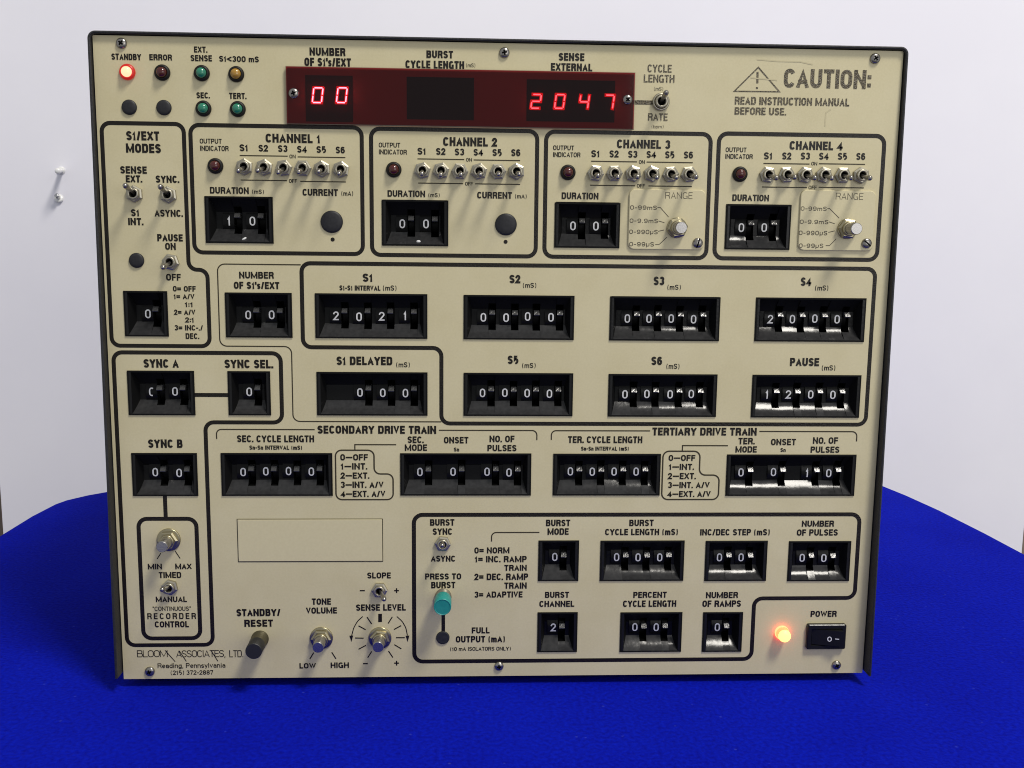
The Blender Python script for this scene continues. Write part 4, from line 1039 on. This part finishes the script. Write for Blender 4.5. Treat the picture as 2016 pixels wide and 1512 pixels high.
# ---- black blanking plugs
def plug(u, v, rpx, lab, hgt=.0014):
    p = pt(u, v); r_ = rpx * scale_at(u, v)[0]
    b_ = MB(); b_.lathe([(r_, 0), (r_, .0004), (r_ * .97, .0008), (r_ * .8, hgt * .9), (r_ * .4, hgt), (0, hgt * 1.02)], 'rubber', 40, cap=False)
    o = b_.build('hole_plug', root, (p.x, 0, p.y)); o['label'] = lab
plug(254.8, 211.3, 15, 'small black plug below the STANDBY lamp')
plug(323, 212, 15, 'small black plug below the ERROR lamp')
plug(269.2, 512.7, 15, 'small black plug left of the PAUSE toggle')
plug(653.3, 436.7, 22, 'large black plug under CURRENT in CHANNEL 1')
plug(996, 441.9, 21.5, 'large black plug under CURRENT in CHANNEL 2')
plug(871.9, 1255, 13.2, 'black plug at the foot of the bar left of FULL OUTPUT', .0008)
for u, v, nm in ((655, 471.5, '1'), (995.4, 476, '2')):
    p = pt(u, v); b_ = MB(); b_.lathe([(.0011, .00004), (.0011, .00012)], 'ink', 20)
    b_.build('index_dot', panel, (p.x, 0, p.y))['label'] = 'small black dot under the plug of CHANNEL ' + nm

# ---- potentiometer shafts
def pot(u, v, lab, length, wash=.0066, brass='brass', flat=True, base=0.0):
    p = pt(u, v, base + .001)
    b_ = MB()
    b_.lathe([(wash, 0), (wash, .0007), (wash - .0003, .0009), (.004, .0009)], brass, 40, cap=False)
    hr = .0050 / math.cos(PI / 6)
    b_.lathe([(hr, .0009), (hr, .0028), (.0047, .0033), (.0036, .0033)], brass, 6, smooth=False, cap=False)
    b_.lathe([(.0040, .0033), (.0040, .0046), (.0037, .0050), (.0032, .0050)], brass, 32, cap=False)
    s = recalc(b_.build('potentiometer', root, (p.x, -base, p.y))); s['label'] = lab
    s.rotation_euler = (0, random.uniform(-.2, .4), 0)
    b_ = MB()
    b_.lathe([(.0032, .0030), (.0032, length - .0004)], 'alu', 32, cap=False)
    b_.lathe([(.0032, length - .0004), (.0029, length), (0, length + .00001)], 'alu', 32, smooth=False)
    recalc(b_.build('shaft', s))
pot(331.5, 1063.5, 'bare metal shaft above MIN and MAX in RECORDER CONTROL', .0135)
pot(632.5, 1257, 'bare metal shaft below TONE VOLUME', .0140)
pot(748, 1257, 'bare metal shaft of SENSE LEVEL with dial marks round it', .0135)
pot(1333, 448.5, 'bare metal shaft on the RANGE plate of CHANNEL 3', .0125, wash=.0056, base=RP)
pot(1669, 450.5, 'bare metal shaft on the RANGE plate of CHANNEL 4', .0140, wash=.0056, base=RP)

# ---- push buttons
p = pt(512, 1257.5)
b_ = MB()
b_.lathe([(.0050, 0), (.0050, .0012), (.0047, .0014), (.0047, .0085), (.0044, .0090)], 'olive', 32, cap=False)
s = recalc(b_.build('push_button', root, (p.x, 0, p.y))); s['label'] = 'black push button on a dull brass collar below STANDBY/RESET'
b_ = MB(); b_.lathe([(.0046, .0088), (.0046, .0174)], 'cap', 32, cap=False); b_.lathe([(.0046, .0174), (.0043, .0177), (0, .01771)], 'cap', 32, smooth=False); recalc(b_.build('button_cap', s))
p = pt(872.6, 1174)
b_ = MB()
b_.lathe([(.0048, 0), (.0048, .0016), (.0040, .0020), (.0040, .0062)], 'nickel', 32, cap=False)
s = recalc(b_.build('push_button', root, (p.x, 0, p.y))); s['label'] = 'teal push button below PRESS TO BURST'
b_ = MB(); b_.lathe([(.0047, .0050), (.0049, .0060), (.0049, .0166), (.0045, .0172)], 'teal', 36, cap=False)
b_.lathe([(.0045, .0172), (.0041, .0169), (0, .0168)], 'teald', 36, cap=False, smooth=False); recalc(b_.build('button_cap', s))

# ---- rocker power switch
a_ = pt(1588, 1227); c_ = pt(1661, 1275)
cx, cz = (a_.x + c_.x) / 2, (a_.y + c_.y) / 2; w, h = abs(c_.x - a_.x) / 2, abs(a_.y - c_.y) / 2
b_ = MB(); T = .0026
def rg(hw_, hh_, o_, r_): return [(x, -o_, z) for x, z in fillet([(-hw_, -hh_), (hw_, -hh_), (hw_, hh_), (-hw_, hh_)], r_, True, 5)]
b_.grid([rg(w, h, 0, .0010), rg(w, h, T - .0005, .0010), rg(w - .0005, h - .0005, T, .0008), rg(w - .0024, h - .0024, T, .0004), rg(w - .0026, h - .0026, T - .0016, .0004)], 'black', close_u=True, smooth=False)
b_.poly(rg(w - .0026, h - .0026, T - .0016, .0004), 'void')
rk = recalc(b_.build('rocker_switch', root, (cx, 0, cz))); rk['label'] = 'black rocker switch under POWER'
b_ = MB(); iw, ih = w - .0030, h - .0030
prf = [(-iw, .0010), (-iw, .0015), (-iw * .5, .0026), (0, .0036), (iw * .55, .0048), (iw, .0056), (iw, .0010)]
b_.grid([[(x, -o_, -ih) for x, o_ in prf], [(x, -o_, ih) for x, o_ in prf]], 'black', smooth=False)
b_.poly([(x, -o_, -ih) for x, o_ in prf], 'black'); b_.poly([(x, -o_, ih) for x, o_ in reversed(prf)], 'black')
rc = recalc(b_.build('rocker', rk)); 
for pl_ in rc.data.polygons: pl_.use_smooth = False
b_ = MB()
def rmap(x, z):
    for (xa, oa), (xb, ob) in zip(prf[1:-1], prf[2:]):
        if xa <= x <= xb + 1e-9: return (x, -(oa + (ob - oa) * (x - xa) / (xb - xa)) - .00008, z)
    return (x, -.006, z)
def resub(q):
    out = []
    for p0, p1 in zip(q[:-1], q[1:]):
        for k in range(6): out.append(tuple(Vector(p0) + (Vector(p1) - Vector(p0)) * k / 6))
    out.append(q[-1]); return out
ox = .0012
stroke(b_, [(ox + .0010 * math.cos(k / 14 * 2 * PI), -.0006 + .0013 * math.sin(k / 14 * 2 * PI)) for k in range(14)], .0005, 'white', 0, closed=True, mapper=rmap)
stroke(b_, resub([(ox + .0030, -.0002), (ox + .0052, -.0002)]), .0005, 'white', 0, mapper=rmap)
b_.build('switch_marks', rk)

# ---- screws
def screw(u, v, r_, phil, lab, ang, parent=root, base=0.0):
    p = pt(u, v, base)
    b_ = MB()
    pr = [(r_, 0), (r_, .0005)]
    for k in range(1, 6):
        a0 = k / 6 * PI / 2; pr.append((r_ * math.cos(a0), .0005 + .0014 * math.sin(a0)))
    b_.lathe(pr, 'chrome', 30)
    top = pr[-1][1]
    s_ = .00045 if phil else .0004
    L1 = r_ * .48 if phil else r_ * .97
    def bar(a0):
        ca, sa = math.cos(a0), math.sin(a0)
        n = 8; lw = []
        rows = []
        for k in range(n + 1):
            t_ = -L1 + 2 * L1 * k / n
            rr2 = min(abs(t_) / r_, .98)
            o_ = .0005 + .0014 * math.sqrt(1 - rr2 * rr2) + .00007
            rows.append([(t_ * ca - s_ * sa, -o_, t_ * sa + s_ * ca), (t_ * ca + s_ * sa, -o_, t_ * sa - s_ * ca)])
        b_.grid(rows, 'void', smooth=False)
    bar(ang)
    if phil:
        bar(ang + PI / 2)
    o = b_.build('panel_screw', parent, (p.x, -base, p.y)); o['label'] = lab
    recalc(o)
screw(239.6, 85.4, .0028, True, 'cross-head screw in the upper left corner', .9)
screw(993, 104, .0028, True, 'cross-head screw at the top centre', .2)
screw(1722.5, 115.5, .0028, True, 'cross-head screw in the upper right corner', .6)
screw(295.4, 1321.3, .0028, True, 'cross-head screw in the lower left corner', .4)
screw(982.5, 1311, .0027, True, 'cross-head screw at the bottom centre', .1)
screw(1646.3, 1308.8, .0027, True, 'cross-head screw in the lower right corner', .5)
screw(1373.5, 478.3, .0028, False, 'slotted screw on the RANGE plate of CHANNEL 3', 1.3, base=RP)
screw(1705.8, 479, .0028, False, 'slotted screw on the RANGE plate of CHANNEL 4', 2.45, base=RP)

# ---- digital display behind red acrylic
AC = [(562, 129.5), (1249.8, 145), (1246.5, 257), (567, 244)]
dw = plate_from(AC, .0014, 'acrylic', 'display_window', off=.0009, edge_m='edge', label='long red acrylic window over the digital readouts')
dwl = dw.location
bk = MB()
q = rect_snap([pt(*c) for c in AC], True)
xs0, xs1 = min(p[0] for p in q) + .0004, max(p[0] for p in q) - .0004; zs0, zs1 = min(p[1] for p in q) + .0004, max(p[1] for p in q) - .0004
bk.poly([(xs0, -.00045, zs0), (xs1, -.00045, zs0), (xs1, -.00045, zs1), (xs0, -.00045, zs1)], 'backred')
o = bk.build('backing_sheet', dw); o.location = -dwl
def module(l, r_, t_, b2, m_, out=.0007, label=None):
    a0 = pt(l, (t_ + b2) / 2); a1 = pt(r_, (t_ + b2) / 2); c0 = pt((l + r_) / 2, t_); c1 = pt((l + r_) / 2, b2)
    k = MB(); k.box((a0.x, -out, c1.y), (a1.x, -.0005, c0.y), m_)
    o = k.build('display_module', dw); o.location = -dwl
    if label: o['label'] = label
    return o
module(602, 695, 149, 240, 'modbrown', label='brownish readout module with two lit zeros')
module(801, 933, 152.5, 236, 'modblack', label='black unlit readout module under BURST CYCLE LENGTH')
module(1036.7, 1210, 158, 240, 'modblack', label='black readout module showing 2047')
SEG = {'0': 'abcdef', '2': 'abdeg', '4': 'bcfg', '7': 'abc'}
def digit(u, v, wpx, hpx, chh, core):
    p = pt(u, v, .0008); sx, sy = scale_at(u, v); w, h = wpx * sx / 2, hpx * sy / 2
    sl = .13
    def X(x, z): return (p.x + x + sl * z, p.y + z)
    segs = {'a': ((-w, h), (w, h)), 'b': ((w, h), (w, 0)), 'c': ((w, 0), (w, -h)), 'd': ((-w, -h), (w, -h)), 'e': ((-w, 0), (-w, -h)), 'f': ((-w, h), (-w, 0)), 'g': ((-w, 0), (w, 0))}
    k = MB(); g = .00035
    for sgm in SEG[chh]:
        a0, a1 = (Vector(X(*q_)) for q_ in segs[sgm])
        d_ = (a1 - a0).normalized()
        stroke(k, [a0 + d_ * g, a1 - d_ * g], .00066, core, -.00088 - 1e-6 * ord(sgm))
        stroke(k, [a0 - d_ * .0006, a1 + d_ * .0006], .0018, 'seghalo', -.00076 - 1e-6 * ord(sgm))
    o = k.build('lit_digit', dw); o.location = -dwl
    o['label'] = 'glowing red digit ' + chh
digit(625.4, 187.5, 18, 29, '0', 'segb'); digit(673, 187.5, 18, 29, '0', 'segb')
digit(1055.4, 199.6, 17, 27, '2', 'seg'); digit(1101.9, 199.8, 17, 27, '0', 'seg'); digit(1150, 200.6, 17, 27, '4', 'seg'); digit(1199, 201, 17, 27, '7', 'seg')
screw(578.5, 184, .0027, True, 'cross-head screw at the left end of the red window', .3, base=.0023)
screw(1235.3, 196.5, .0026, True, 'cross-head screw at the right end of the red window', .8, base=.0023)
